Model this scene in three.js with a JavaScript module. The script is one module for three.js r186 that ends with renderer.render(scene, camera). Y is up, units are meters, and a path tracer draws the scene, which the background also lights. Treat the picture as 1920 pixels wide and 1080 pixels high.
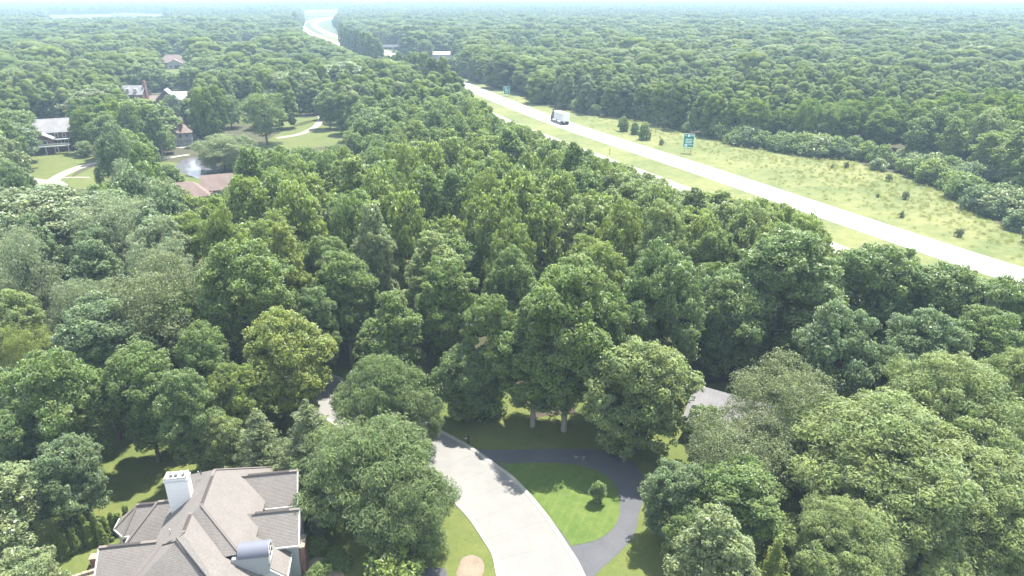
import * as THREE from 'three';
import { mergeGeometries } from 'three/addons/utils/BufferGeometryUtils.js';
import { RoundedBoxGeometry } from 'three/addons/geometries/RoundedBoxGeometry.js';

// ---------- camera, sky, sun, air, exposure ----------
const EYE = 58, FOCAL = 1297, HORIZON = -8;              // metres above the ground; focal length and horizon row for a frame 1920 wide
const PITCH = Math.atan((540 - HORIZON) / FOCAL);
const scene = new THREE.Scene();
const camera = new THREE.PerspectiveCamera(2 * Math.atan(540 / FOCAL) * 180 / Math.PI, 1920 / 1080, 0.5, 30000);
camera.position.set(0, EYE, 0);
camera.rotation.set(-PITCH, 0, 0);
const renderer = new THREE.WebGLRenderer();
renderer.setSize(1024, 576);
renderer.toneMapping = THREE.LinearToneMapping;
renderer.toneMappingExposure = 3.75;
renderer.shadowMap.enabled = true;

const SUN = new THREE.Vector3(0.205, 0.928, -0.305).normalize();
{
  const w = 256, h = 128, d = new Float32Array(w * h * 4);
  for (let j = 0; j < h; j++) {
    const el = ((j + 0.5) / h - 0.5) * Math.PI, s = Math.max(0, Math.sin(el));
    const k = Math.pow(1 - s, 3.2);
    for (let i = 0; i < w; i++) {
      const o = (j * w + i) * 4;
      d[o] = 0.36 + 0.40 * k; d[o + 1] = 0.42 + 0.39 * k; d[o + 2] = 0.50 + 0.37 * k; d[o + 3] = 1;
    }
  }
  const sky = new THREE.DataTexture(d, w, h, THREE.RGBAFormat, THREE.FloatType);
  sky.mapping = THREE.EquirectangularReflectionMapping; sky.magFilter = THREE.LinearFilter; sky.needsUpdate = true;
  scene.background = sky; scene.environment = sky;
}
const sun = new THREE.DirectionalLight(new THREE.Color(1, 0.955, 0.85), 4.4);
sun.target.position.set(0, 0, -250); sun.position.copy(SUN).multiplyScalar(500).add(sun.target.position);
sun.castShadow = true; sun.shadow.radius = 1.2;
Object.assign(sun.shadow.camera, { left: -500, right: 500, top: 500, bottom: -500, near: 1, far: 2000 });
sun.shadow.mapSize.set(4096, 4096);
scene.add(sun, sun.target);
scene.fog = new THREE.FogExp2(new THREE.Color(0.56, 0.77, 1.0), 0.00028);

// ---------- helpers ----------
function rngOf(seed) { let a = seed >>> 0; return () => { a = (a + 0x6D2B79F5) | 0; let t = Math.imul(a ^ (a >>> 15), 1 | a); t = (t + Math.imul(t ^ (t >>> 7), 61 | t)) ^ t; return ((t ^ (t >>> 14)) >>> 0) / 4294967296; }; }
const taken = {};
function numbered(name) { if (!taken[name]) { taken[name] = 1; return name; } return name + '_' + String(taken[name]++).padStart(3, '0'); }
const V3 = (x, y, z) => new THREE.Vector3(x, y, z);
const rgb = (r, g, b) => new THREE.Color().setRGB(r, g, b);
// measured on the photograph: the place at height h seen at (x, y)
function at(x, y, h = 0) {
  const dx = (x - 960) / FOCAL, dy = (540 - y) / FOCAL, c = Math.cos(PITCH), s = Math.sin(PITCH);
  const t = (EYE - h) / (s - dy * c);
  return [dx * t, -(dy * s + c) * t];
}
function seenAt(X, Y, Z) {                                // and the other way round
  const c = Math.cos(PITCH), s = Math.sin(PITCH), y = Y - EYE, f = -Z;
  const depth = f * c - y * s, up = y * c + f * s;
  return [960 + FOCAL * X / depth, 540 - FOCAL * up / depth, depth];
}
function tag(o, label, category, group, kind) {
  if (label) o.userData.label = label; if (category) o.userData.category = category;
  if (group) o.userData.group = group; if (kind) o.userData.kind = kind; return o;
}
function mesh(name, geo, mat, parent) {
  const m = new THREE.Mesh(geo, mat); m.castShadow = m.receiveShadow = true;
  m.name = parent ? name : numbered(name); (parent || scene).add(m); return m;
}
function thing(name, x, y, z, turn, label, category, group) {
  const o = new THREE.Group(); o.name = numbered(name); o.position.set(x, y, z); o.rotation.y = turn || 0; scene.add(o);
  return tag(o, label, category, group);
}
function inside(px, py, poly) {
  let c = false;
  for (let i = 0, j = poly.length - 1; i < poly.length; j = i++) {
    const [xi, yi] = poly[i], [xj, yj] = poly[j];
    if ((yi > py) !== (yj > py) && px < (xj - xi) * (py - yi) / (yj - yi) + xi) c = !c;
  }
  return c;
}
const std = (c, roughness = 0.9, extra = {}) => new THREE.MeshStandardMaterial({ color: Array.isArray(c) ? rgb(...c) : c, roughness, ...extra });

// value noise and computed textures
function noiseTile(n, cells, seed) {                       // tileable smooth noise, n*n values 0..1
  const r = rngOf(seed), g = Array.from({ length: cells * cells }, () => r()), out = new Float32Array(n * n);
  for (let j = 0; j < n; j++) for (let i = 0; i < n; i++) {
    const x = i / n * cells, y = j / n * cells, x0 = Math.floor(x), y0 = Math.floor(y);
    let fx = x - x0, fy = y - y0; fx = fx * fx * (3 - 2 * fx); fy = fy * fy * (3 - 2 * fy);
    const q = (a, b) => g[(b % cells) * cells + (a % cells)];
    out[j * n + i] = (q(x0, y0) * (1 - fx) + q(x0 + 1, y0) * fx) * (1 - fy) + (q(x0, y0 + 1) * (1 - fx) + q(x0 + 1, y0 + 1) * fx) * fy;
  }
  return out;
}
function layered(n, list, seed) {
  const o = new Float32Array(n * n); let t = 0;
  list.forEach(([cells, w], k) => { const a = noiseTile(n, cells, seed + k * 7); for (let i = 0; i < o.length; i++) o[i] += a[i] * w; t += w; });
  for (let i = 0; i < o.length; i++) o[i] /= t; return o;
}
function colourTex(n, fn, size) {                          // fn(i, j) -> sRGB-free linear [r,g,b]; size in metres
  const d = new Uint8Array(n * n * 4), enc = (v) => { v = Math.min(1, Math.max(0, v)); return 255 * (v <= 0.0031308 ? v * 12.92 : 1.055 * Math.pow(v, 1 / 2.4) - 0.055); };
  for (let j = 0; j < n; j++) for (let i = 0; i < n; i++) { const c = fn(i, j), o = (j * n + i) * 4; d[o] = enc(c[0]); d[o + 1] = enc(c[1]); d[o + 2] = enc(c[2]); d[o + 3] = 255; }
  const t = new THREE.DataTexture(d, n, n); t.colorSpace = THREE.SRGBColorSpace; t.wrapS = t.wrapT = THREE.RepeatWrapping;
  t.magFilter = THREE.LinearFilter; t.minFilter = THREE.LinearMipmapLinearFilter; t.generateMipmaps = true; t.repeat.set(1 / size, 1 / size); t.needsUpdate = true; return t;
}
const mix3 = (a, b, k) => [a[0] + (b[0] - a[0]) * k, a[1] + (b[1] - a[1]) * k, a[2] + (b[2] - a[2]) * k];
function mottled(a, b, list, seed, size, n = 512, speck = 0.1, contrast = 1.6) {
  const f = layered(n, list, seed), r = rngOf(seed + 99);
  return colourTex(n, (i, j) => { const k = Math.min(1, Math.max(0, (f[j * n + i] - 0.5) * contrast + 0.5)), s = 1 + (r() - 0.5) * 2 * speck; return mix3(a, b, k).map((v) => v * s); }, size);
}

// flat sheets on the ground, uv in metres
function sheet(name, pts, y, mat, parent) {                // pts [x, z]
  const g = new THREE.ShapeGeometry(new THREE.Shape(pts.map(([x, z]) => new THREE.Vector2(x, -z))));
  g.rotateX(-Math.PI / 2); g.translate(0, y, 0);
  const p = g.attributes.position, uv = g.attributes.uv;
  for (let i = 0; i < p.count; i++) uv.setXY(i, p.getX(i), p.getZ(i));
  return mesh(name, g, mat, parent);
}
function smooth(pts, n) { return new THREE.CatmullRomCurve3(pts.map(([x, z]) => V3(x, 0, z)), false, 'centripetal').getSpacedPoints(n).map((p) => [p.x, p.z]); }
function ribbon(name, L, R, y, mat, parent, kind) {
  const pos = [], uv = [], idx = [], nor = []; let s = 0;
  L.forEach((l, i) => {
    const r = R[i]; if (i) s += Math.hypot(l[0] - L[i - 1][0], l[1] - L[i - 1][1]);
    pos.push(l[0], y, l[1], r[0], y, r[1]); uv.push(0, s, Math.hypot(l[0] - r[0], l[1] - r[1]), s); nor.push(0, 1, 0, 0, 1, 0);
    if (i) { const a = 2 * i - 2; idx.push(a, a + 1, a + 2, a + 1, a + 3, a + 2); }
  });
  const g = new THREE.BufferGeometry(); g.setAttribute('position', new THREE.Float32BufferAttribute(pos, 3)); g.setAttribute('normal', new THREE.Float32BufferAttribute(nor, 3));
  g.setAttribute('uv', new THREE.Float32BufferAttribute(uv, 2)); g.setIndex(idx);
  const m = mesh(name, g, mat, parent); if (kind) m.userData.kind = kind; return m;
}
function offset(line, d) {                                  // to the right of its direction
  return line.map((p, i) => { const a = line[Math.max(0, i - 1)], b = line[Math.min(line.length - 1, i + 1)], l = Math.hypot(b[0] - a[0], b[1] - a[1]) || 1; return [p[0] - (b[1] - a[1]) / l * d, p[1] + (b[0] - a[0]) / l * d]; });
}
function kerb(name, line, w, h, mat, parent) {              // a low rounded bar along a line
  const prof = [[-w / 2, 0], [-w / 2, h * 0.7], [-w * 0.3, h], [w * 0.3, h], [w / 2, h * 0.7], [w / 2, 0]], pos = [], idx = [], uv = [];
  let s = 0; const offs = prof.map(([d]) => offset(line, d));
  line.forEach((p, i) => { if (i) s += Math.hypot(p[0] - line[i - 1][0], p[1] - line[i - 1][1]); prof.forEach(([d, hh], k) => { pos.push(offs[k][i][0], hh, offs[k][i][1]); uv.push(d, s); }); });
  const n = prof.length; for (let i = 1; i < line.length; i++) for (let k = 0; k < n - 1; k++) { const a = (i - 1) * n + k, b = i * n + k; idx.push(a, a + 1, b, a + 1, b + 1, b); }
  let g = new THREE.BufferGeometry(); g.setAttribute('position', new THREE.Float32BufferAttribute(pos, 3)); g.setAttribute('uv', new THREE.Float32BufferAttribute(uv, 2)); g.setIndex(idx); g = g.toNonIndexed(); g.computeVertexNormals();
  return mesh(name, g, mat, parent);
}

// ---------- ground ----------
const grassTex = mottled([0.052, 0.078, 0.014], [0.098, 0.108, 0.026], [[4, 1], [13, 0.8], [60, 0.8], [200, 0.5]], 11, 24, 512, 0.18);
const lawnTex = mottled([0.040, 0.076, 0.009], [0.070, 0.104, 0.018], [[5, 1], [23, 0.6], [90, 0.8]], 12, 14, 512, 0.16);
const meadowTex = mottled([0.078, 0.100, 0.028], [0.160, 0.158, 0.058], [[3, 1], [9, 1], [31, 0.9], [110, 0.6]], 13, 60, 512, 0.2, 2);
const soilTex = mottled([0.030, 0.034, 0.014], [0.060, 0.055, 0.026], [[5, 1], [30, 1], [120, 1]], 14, 20, 512, 0.3);
const concreteTex = mottled([0.148, 0.144, 0.140], [0.186, 0.180, 0.172], [[3, 1], [17, 0.8], [90, 0.5]], 15, 18, 512, 0.05);
const asphaltTex = mottled([0.052, 0.053, 0.062], [0.070, 0.071, 0.080], [[4, 1], [25, 0.6], [150, 0.6]], 16, 8, 512, 0.10);
const M = {
  soil: std([1, 1, 1], 1, { map: soilTex }), grass: std([1, 1, 1], 1, { map: grassTex }), lawn: std([1, 1, 1], 1, { map: lawnTex }), meadow: std([1, 1, 1], 1, { map: meadowTex }),
  concrete: std([1, 1, 1], 0.9, { map: concreteTex }), kerb: std([0.25, 0.24, 0.21], 0.85), asphalt: std([1, 1, 1], 0.85, { map: asphaltTex }),
  highway: std([0.30, 0.295, 0.285], 0.85), bark: std([0.10, 0.085, 0.070], 1), paleBark: std([0.24, 0.22, 0.19], 1), white: std([0.80, 0.80, 0.79], 0.6), dark: std([0.02, 0.02, 0.022], 0.6),
  sand: std([0.21, 0.175, 0.135], 1), path: std([0.25, 0.23, 0.20], 1),
};
tag(sheet('ground', [[-16000, 400], [16000, 400], [16000, -20000], [-16000, -20000]], 0, M.soil), null, null, null, 'structure');
// ---------- trees: geometry of crowns and trunks ----------
class Leaves {
  constructor(seed) { this.r = rngOf(seed); this.pos = []; this.nor = []; this.col = []; this.idx = []; }
  dir(up = 0) { const r = this.r; for (;;) { const x = r() * 2 - 1, y = r() * 2 - 1, z = r() * 2 - 1, l = x * x + y * y + z * z; if (l > 0.02 && l < 1 && (y > up - 1 + 0.0 || r() < 0.35)) { const q = 1 / Math.sqrt(l); return [x * q, y * q, z * q]; } } }
  // one spray of leaves: a folded rhomb of length L and width W at p, facing n, leaning out along o
  leaf(p, n, o, L, W, c, t0) {
    const r = this.r; let t = t0;
    if (!t) { const d = this.dir(); t = [n[1] * d[2] - n[2] * d[1], n[2] * d[0] - n[0] * d[2], n[0] * d[1] - n[1] * d[0]]; }
    else { const k = t[0] * n[0] + t[1] * n[1] + t[2] * n[2]; t = [t[0] - n[0] * k, t[1] - n[1] * k, t[2] - n[2] * k]; }
    let l = Math.hypot(...t) || 1; t = t.map((v) => v / l);
    const s = [n[1] * t[2] - n[2] * t[1], n[2] * t[0] - n[0] * t[2], n[0] * t[1] - n[1] * t[0]], b = this.pos.length / 3, f = W * 0.25;
    const put = (kt, ks, kn) => { for (let i = 0; i < 3; i++) this.pos.push(p[i] + t[i] * kt + s[i] * ks + n[i] * kn); };
    put(-L / 2, 0, 0); put(0.1 * L, W / 2, f); put(L / 2, 0, -f); put(-0.05 * L, -W / 2, f);
    for (let q = 0; q < 4; q++) { const m = [n[0] * 0.8 + o[0] * 0.4, n[1] * 0.8 + o[1] * 0.4, n[2] * 0.8 + o[2] * 0.4]; l = Math.hypot(...m) || 1; this.nor.push(m[0] / l, m[1] / l, m[2] / l); this.col.push(...c); }
    this.idx.push(b, b + 2, b + 1, b, b + 3, b + 2);
  }
  // a puff of leaves round c
  puff(c, rad, flat, n, L, W, o) {
    const rnd = o.rnd ?? 0.72, r = this.r, tone = 0.86 + r() * 0.3, warm = (r() - 0.5) * 0.16;
    for (let i = 0; i < n; i++) {
      const d = this.dir(o.up ?? 0.45), k = rad * (0.5 + 0.52 * Math.sqrt(r()));
      const p = [c[0] + d[0] * k, c[1] + d[1] * k * flat - (o.droop || 0) * (d[0] * d[0] + d[2] * d[2]) * rad, c[2] + d[2] * k];
      let m = this.dir(); m = [d[0] + m[0] * rnd, d[1] + m[1] * rnd + 0.3, d[2] + m[2] * rnd]; const l = Math.hypot(...m) || 1;
      const v = tone * (0.84 + r() * 0.32), sz = 0.7 + r() * 0.6;
      this.leaf(p, m.map((x) => x / l), d, L * sz, W * sz, [v * (1 + warm), v, v * (1 - warm)], o.hang ? [d[0], d[1] * 0.4 - 0.35, d[2]] : null);
    }
  }
  build() {
    const g = new THREE.BufferGeometry(); g.setAttribute('position', new THREE.Float32BufferAttribute(this.pos, 3)); g.setAttribute('normal', new THREE.Float32BufferAttribute(this.nor, 3));
    g.setAttribute('color', new THREE.Float32BufferAttribute(this.col, 3)); g.setIndex(this.idx); return g;
  }
}
// half width of a crown at t = 0 (bottom) .. 1 (top)
const PROFILE = {
  round: (t) => Math.pow(Math.sin(Math.PI * (0.13 + t * 0.77)), 0.62),
  oval: (t) => Math.pow(Math.sin(Math.PI * (0.10 + t * 0.78)), 0.72),
  dome: (t) => (t < 0.3 ? 0.75 + t * 0.83 : Math.sqrt(Math.max(0, 1 - Math.pow((t - 0.3) / 0.72, 2)))),
  cone: (t) => Math.max(0.03, 1 - t) * 0.95 + 0.05,
  spire: (t) => Math.pow(Math.sin(Math.PI * Math.min(1, 0.22 + t * 0.76)), 0.8),
  vase: (t) => 0.42 + 0.58 * Math.sin(Math.PI * Math.min(1, t * 0.82 + 0.02)),
};
// unit-size recipe: h height, r radius, base crown foot; lobes of puffs of leaves
function crownOf(seed, q) {
  const L = new Leaves(seed), r = L.r, prof = PROFILE[q.shape], span = q.h - q.base, lobes = [];
  for (let i = 0; i < q.lobes; i++) {
    const t = Math.pow((i + 0.3 + 0.5 * r()) / q.lobes, 0.85), a = i * 2.39996 + r() * 0.9, R = q.r * prof(t) * (0.70 + r() * 0.42);
    const lr = Math.min(q.lobeR * q.r * (0.75 + r() * 0.5), Math.max(0.35 * q.r, R * 1.05)), d = Math.max(0, R - lr * 0.72);
    lobes.push([Math.cos(a) * d, q.base + span * t - lr * 0.45 * (t > 0.8 ? 1 : 0.3), Math.sin(a) * d, lr]);
  }
  for (const [x, y, z, lr] of lobes) {
    const out = Math.hypot(x, z) / q.r, n = Math.max(3, Math.round(q.puffs * Math.pow(lr / (q.lobeR * q.r), 2)));
    for (let k = 0; k < n; k++) {
      const d = L.dir(q.lobeUp ?? 0.75); d[0] += x / (q.r + 1e-6) * 0.5; d[2] += z / (q.r + 1e-6) * 0.5; const l = Math.hypot(...d), kk = lr * (0.62 + 0.42 * r());
      const c = [x + d[0] / l * kk, Math.max(q.base * 0.75, y + d[1] / l * kk * (q.lobeFlat ?? 0.85)), z + d[2] / l * kk];
      let buried = false;
      for (const o of lobes) if (Math.hypot(c[0] - o[0], c[1] - o[1], c[2] - o[2]) < o[3] * 0.5) { buried = true; break; }
      if (buried && r() < 0.8) continue;
      L.puff(c, q.puffR * (0.65 + r() * 0.7), q.flat ?? 0.7, Math.round(q.leaves * (0.7 + 0.6 * r())), q.L, q.W, q);
    }
    if (q.stray) for (let k = 0; k < q.stray; k++) { const d = L.dir(0.8), kk = lr * (0.9 + r() * 0.35); L.puff([x + d[0] * kk, y + d[1] * kk * 0.9, z + d[2] * kk], q.puffR * 0.4, 0.8, Math.round(q.leaves * 0.2), q.L, q.W, q); }
  }
  return { geo: L.build(), lobes };
}
function tube(pts, r0, r1, sides, out) {                     // tapered limb, appended to out
  const n = pts.length, b0 = out.pos.length / 3;
  for (let i = 0; i < n; i++) {
    const a = pts[Math.max(0, i - 1)], b = pts[Math.min(n - 1, i + 1)], t = b.clone().sub(a).normalize(), u = Math.abs(t.y) > 0.9 ? V3(1, 0, 0) : V3(0, 1, 0), e = u.clone().cross(t).normalize(), f = t.clone().cross(e), rr = r0 + (r1 - r0) * i / (n - 1);
    for (let k = 0; k < sides; k++) { const q = k / sides * Math.PI * 2, c = Math.cos(q), s = Math.sin(q), nx = e.x * c + f.x * s, ny = e.y * c + f.y * s, nz = e.z * c + f.z * s; out.pos.push(pts[i].x + nx * rr, pts[i].y + ny * rr, pts[i].z + nz * rr); out.nor.push(nx, ny, nz); }
    if (i) for (let k = 0; k < sides; k++) { const a0 = b0 + (i - 1) * sides + k, a1 = b0 + (i - 1) * sides + (k + 1) % sides; out.idx.push(a0, a1, a0 + sides, a1, a1 + sides, a0 + sides); }
  }
}
function trunkOf(seed, q, lobes, sides = 7) {
  const r = rngOf(seed + 5), out = { pos: [], nor: [], idx: [] }, R = q.trunk ?? q.h * 0.016, top = q.base + (q.h - q.base) * 0.75, mid = [];
  for (let i = 0; i <= 5; i++) mid.push(V3((r() - 0.5) * 0.06 * q.h * i / 5, top * i / 5 - 0.15, (r() - 0.5) * 0.06 * q.h * i / 5));
  tube([mid[0].clone(), mid[0].clone().lerp(mid[1], 0.12), ...mid.slice(1)], R * 1.35, R * 0.3, sides, out);
  for (const [x, y, z, lr] of lobes.slice(0, 14)) {
    const k = Math.min(0.8, Math.max(0.18, (y - Math.hypot(x, z) * 0.7) / top)), s = mid[Math.min(4, Math.floor(k * 5))].clone().lerp(mid[Math.min(5, Math.floor(k * 5) + 1)], (k * 5) % 1), e = V3(x, y, z);
    const m = s.clone().lerp(e, 0.5).add(V3(0, -lr * 0.15, 0)); tube([s, m, e], R * 0.42, R * 0.1, 5, out);
    for (let b = 0; b < (q.twigs ?? 2); b++) { const d = V3(r() - 0.5, r() * 0.7, r() - 0.5).normalize().multiplyScalar(lr * 0.9); tube([m.clone().lerp(e, 0.5), e.clone().add(d)], R * 0.13, R * 0.04, 4, out); }
  }
  const g = new THREE.BufferGeometry(); g.setAttribute('position', new THREE.Float32BufferAttribute(out.pos, 3)); g.setAttribute('normal', new THREE.Float32BufferAttribute(out.nor, 3)); g.setIndex(out.idx); return g;
}
function pineOf(seed, q) {                                    // layered conifer with soft upturned boughs
  const L = new Leaves(seed), r = L.r, limbs = [];
  for (let w = 0; w < q.whorls; w++) {
    const t = w / q.whorls, y = q.base + (q.h - q.base) * t, R = q.r * (1 - t * 0.93) * (0.85 + r() * 0.3), n = 5 + Math.floor(r() * 3);
    for (let k = 0; k < n; k++) {
      const a = k / n * 6.283 + w * 1.1 + r() * 0.6, RR = R * (0.7 + r() * 0.45); limbs.push([Math.cos(a) * RR * 0.8, y + RR * 0.1, Math.sin(a) * RR * 0.8, RR * 0.2]);
      for (let s = 0.18; s <= 1.001; s += q.step / Math.max(RR, 0.3)) {
        const yy = y + RR * (0.28 * s * s - 0.08 * s), wob = (r() - 0.5) * RR * 0.34;
        L.puff([Math.cos(a) * RR * s - Math.sin(a) * wob, yy, Math.sin(a) * RR * s + Math.cos(a) * wob], q.puffR * (0.6 + 0.6 * r()), q.flat ?? 0.5, q.leaves, q.L, q.W, { up: 0.7, hang: false });
      }
    }
  }
  L.puff([0, q.h, 0], q.puffR * 0.5, 1.4, q.leaves, q.L, q.W, {});
  return { geo: L.build(), lobes: limbs.filter((_, i) => i % 3 === 0) };
}
// recipes; L, W: size of one spray of leaves
const R_ = {
  maple: { shape: 'round', h: 18, r: 6.4, base: 3.2, lobes: 24, lobeR: 0.36, puffs: 26, puffR: 0.80, leaves: 66, L: 0.34, W: 0.23, flat: 0.72, lobeUp: 0.7, stray: 3 },
  oak: { shape: 'oval', h: 24, r: 6.2, base: 5, lobes: 32, lobeR: 0.33, puffs: 24, puffR: 0.82, leaves: 60, L: 0.36, W: 0.24, flat: 0.7, lobeUp: 0.75, stray: 3 },
  tulip: { shape: 'spire', h: 24, r: 5.0, base: 4.5, lobes: 32, lobeR: 0.38, puffs: 24, puffR: 0.7, leaves: 56, L: 0.34, W: 0.25, flat: 0.8, stray: 3 },
  locust: { shape: 'dome', h: 13, r: 7.5, base: 3.0, lobes: 26, lobeR: 0.34, puffs: 38, puffR: 0.95, leaves: 66, L: 0.42, W: 0.10, flat: 0.40, lobeFlat: 0.6, droop: 0.28, hang: true, lobeUp: 0.9, stray: 4 },
  ash: { shape: 'dome', h: 18, r: 8.0, base: 4.0, lobes: 40, lobeR: 0.27, puffs: 34, puffR: 0.75, leaves: 66, L: 0.36, W: 0.11, flat: 0.85, lobeUp: 0.7, stray: 4 },
  elm: { shape: 'vase', h: 17, r: 6.0, base: 4.0, lobes: 26, lobeR: 0.36, puffs: 30, puffR: 0.75, leaves: 34, L: 0.22, W: 0.12, flat: 0.6, lobeFlat: 0.7, lobeUp: 0.9, twigs: 5, stray: 10 },
};
const lite = (q, k, sz) => ({ ...q, puffs: Math.round(q.puffs * 0.62), leaves: Math.max(4, Math.round(q.leaves * k)), L: q.L * sz, W: q.W * sz * 1.1, puffR: q.puffR * 1.12, stray: 1, twigs: 1 });
const SHAPES = {};
function shape(name, seed, q, pine) { const c = pine ? pineOf(seed, q) : crownOf(seed, q); (SHAPES[name] ||= []).push({ crown: c.geo, trunk: trunkOf(seed, q, c.lobes), h: q.h, r: q.r }); }
for (let k = 0; k < 3; k++) { shape('maple', 100 + k, R_.maple); shape('oak', 110 + k, R_.oak); }
for (let k = 0; k < 2; k++) { shape('tulip', 120 + k, R_.tulip); shape('locust', 130 + k, R_.locust); shape('ash', 140 + k, R_.ash); }
shape('elm', 150, R_.elm); shape('elm', 151, R_.elm);
for (let k = 0; k < 4; k++) { shape('maple_mid', 200 + k, lite(R_.maple, 0.34, 1.75)); shape('oak_mid', 210 + k, lite(R_.oak, 0.34, 1.75)); }
for (let k = 0; k < 3; k++) { shape('tulip_mid', 220 + k, lite(R_.tulip, 0.34, 1.75)); shape('ash_mid', 240 + k, lite(R_.ash, 0.32, 1.9)); }
shape('elm_mid', 250, lite(R_.elm, 0.6, 2.1)); shape('elm_mid', 251, lite(R_.elm, 0.6, 2.1));
shape('pine', 160, { h: 13, r: 4.2, base: 1.2, whorls: 15, step: 0.45, puffR: 0.55, leaves: 36, L: 0.42, W: 0.10 }, true);
shape('pine', 161, { h: 14, r: 4.0, base: 1.2, whorls: 16, step: 0.45, puffR: 0.55, leaves: 36, L: 0.42, W: 0.10 }, true);
shape('spruce', 162, { h: 9, r: 2.6, base: 0.3, whorls: 16, step: 0.5, puffR: 0.45, leaves: 20, L: 0.35, W: 0.12 }, true);
for (let k = 0; k < 3; k++) shape('arborvitae', 170 + k, { shape: 'cone', h: 3.2, r: 0.75, base: 0.05, lobes: 16, lobeR: 0.5, puffs: 16, puffR: 0.17, leaves: 34, L: 0.15, W: 0.08, flat: 1.5, trunk: 0.06, twigs: 0 });
for (let k = 0; k < 3; k++) shape('shrub', 180 + k, { shape: 'dome', h: 2.0, r: 1.3, base: 0.1, lobes: 9, lobeR: 0.5, puffs: 16, puffR: 0.32, leaves: 18, L: 0.2, W: 0.12, flat: 0.8, trunk: 0.05, twigs: 1 });
shape('ball_shrub', 184, { shape: 'round', h: 1.5, r: 1.05, base: 0.02, lobes: 14, lobeR: 0.55, puffs: 30, puffR: 0.2, leaves: 22, L: 0.12, W: 0.08, flat: 0.9, trunk: 0.05, twigs: 0 });
shape('sapling', 185, { shape: 'oval', h: 3.2, r: 0.95, base: 0.8, lobes: 9, lobeR: 0.5, puffs: 16, puffR: 0.28, leaves: 18, L: 0.24, W: 0.13, flat: 0.8, trunk: 0.04, twigs: 2 });
for (let k = 0; k < 3; k++) shape('thicket', 190 + k, { shape: 'dome', h: 5, r: 3.4, base: 0.1, lobes: 12, lobeR: 0.45, puffs: 18, puffR: 0.7, leaves: 14, L: 0.55, W: 0.34, flat: 0.75, trunk: 0.12, twigs: 1 });
// far crowns: lumpy closed puffs with a few sprays, for trees of a few pixels
function farCrown(seed, q) {
  const L = new Leaves(seed), r = L.r, base = new THREE.IcosahedronGeometry(1, 1), bp = base.attributes.position, keyOf = new Map(), V = [], F = [];
  for (let i = 0; i < bp.count; i++) { const k = [bp.getX(i), bp.getY(i), bp.getZ(i)].map((v) => v.toFixed(3)).join(); if (!keyOf.has(k)) { keyOf.set(k, V.length); V.push([bp.getX(i), bp.getY(i), bp.getZ(i)]); } F.push(keyOf.get(k)); }
  const prof = PROFILE[q.shape];
  for (let i = 0; i < q.n; i++) {
    const t = Math.pow((i + r()) / q.n, 0.8), a = i * 2.39996 + r(), R = q.r * prof(t) * (0.68 + r() * 0.34), pr = q.puffR * (0.65 + r() * 0.75), d = Math.max(0, R - pr * 0.5);
    const c = [Math.cos(a) * d, Math.max(pr * 0.6, q.base + (q.h - q.base) * t - pr * 0.6), Math.sin(a) * d], b = L.pos.length / 3, tone = 0.86 + r() * 0.28, w = (r() - 0.5) * 0.12;
    for (const v of V) { const k = pr * (0.72 + r() * 0.5); L.pos.push(c[0] + v[0] * k, c[1] + v[1] * k * 0.8, c[2] + v[2] * k); const m = [v[0] + (r() - 0.5) * 0.5 + Math.cos(a) * 0.2, v[1] + 0.15, v[2] + (r() - 0.5) * 0.5 + Math.sin(a) * 0.2], l = Math.hypot(...m); L.nor.push(m[0] / l, m[1] / l, m[2] / l); const q2 = 0.72 * tone * (0.9 + r() * 0.2); L.col.push(q2 * (1 + w), q2, q2 * (1 - w)); }
    for (const f of F) L.idx.push(b + f);
    if (q.L) L.puff(c, pr * 1.12, 0.85, q.sprays, q.L, q.L * 0.7, { rnd: 0.4 });
  }
  return L.build();
}
const FAR = [], VERYFAR = [], FARBIG = [];
for (let k = 0; k < 4; k++) FARBIG.push(farCrown(340 + k, { shape: k % 2 ? 'round' : 'dome', h: 23, r: 10, base: 2, n: 100, puffR: 2.1, L: 0.8, sprays: 10 }));
for (let k = 0; k < 6; k++) FAR.push(farCrown(300 + k, { shape: k % 2 ? 'oval' : 'dome', h: 21, r: 6.3, base: 2.5, n: 54, puffR: 1.6, L: 0.75, sprays: 10 }));
for (let k = 0; k < 3; k++) VERYFAR.push(farCrown(320 + k, { shape: k ? 'round' : 'dome', h: 22, r: 13, base: 1, n: 40, puffR: 3.6 }));

const leafMat = (c, gloss = 0.2) => new THREE.MeshPhysicalMaterial({ color: rgb(...c), roughness: 0.95, transmission: 0.56, thickness: 0, vertexColors: true, side: THREE.DoubleSide, specularIntensity: gloss > 0 ? 0.6 : 0.15, clearcoat: gloss, clearcoatRoughness: gloss > 0.3 ? 0.3 : 0.4 });
const TINT = {
  mid: [0.146, 0.22, 0.038], fresh: [0.188, 0.258, 0.04], yellow: [0.215, 0.27, 0.038], olive: [0.150, 0.190, 0.060], dark: [0.142, 0.217, 0.042], deep: [0.14, 0.215, 0.05],
  blue: [0.142, 0.212, 0.076], silver: [0.218, 0.278, 0.125], pale: [0.215, 0.275, 0.1], light: [0.206, 0.272, 0.074], pineLight: [0.18, 0.23, 0.085], rust: [0.16, 0.055, 0.03],
};
TINT.soft = [0.146, 0.212, 0.058]; const LM = {}; for (const k in TINT) LM[k] = leafMat(TINT[k], k === 'silver' || k === 'pale' ? 0.6 : k === 'blue' || k === 'deep' ? 0.35 : 0.2);
const NAMES = { maple: 'broadleaf_tree', oak: 'broadleaf_tree', tulip: 'tall_broadleaf_tree', locust: 'feathery_tree', ash: 'spreading_tree', elm: 'fine_leaved_tree', pine: 'pine_tree', spruce: 'conifer_tree', arborvitae: 'columnar_evergreen', shrub: 'shrub', ball_shrub: 'round_shrub', sapling: 'young_tree', thicket: 'bush' };
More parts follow.
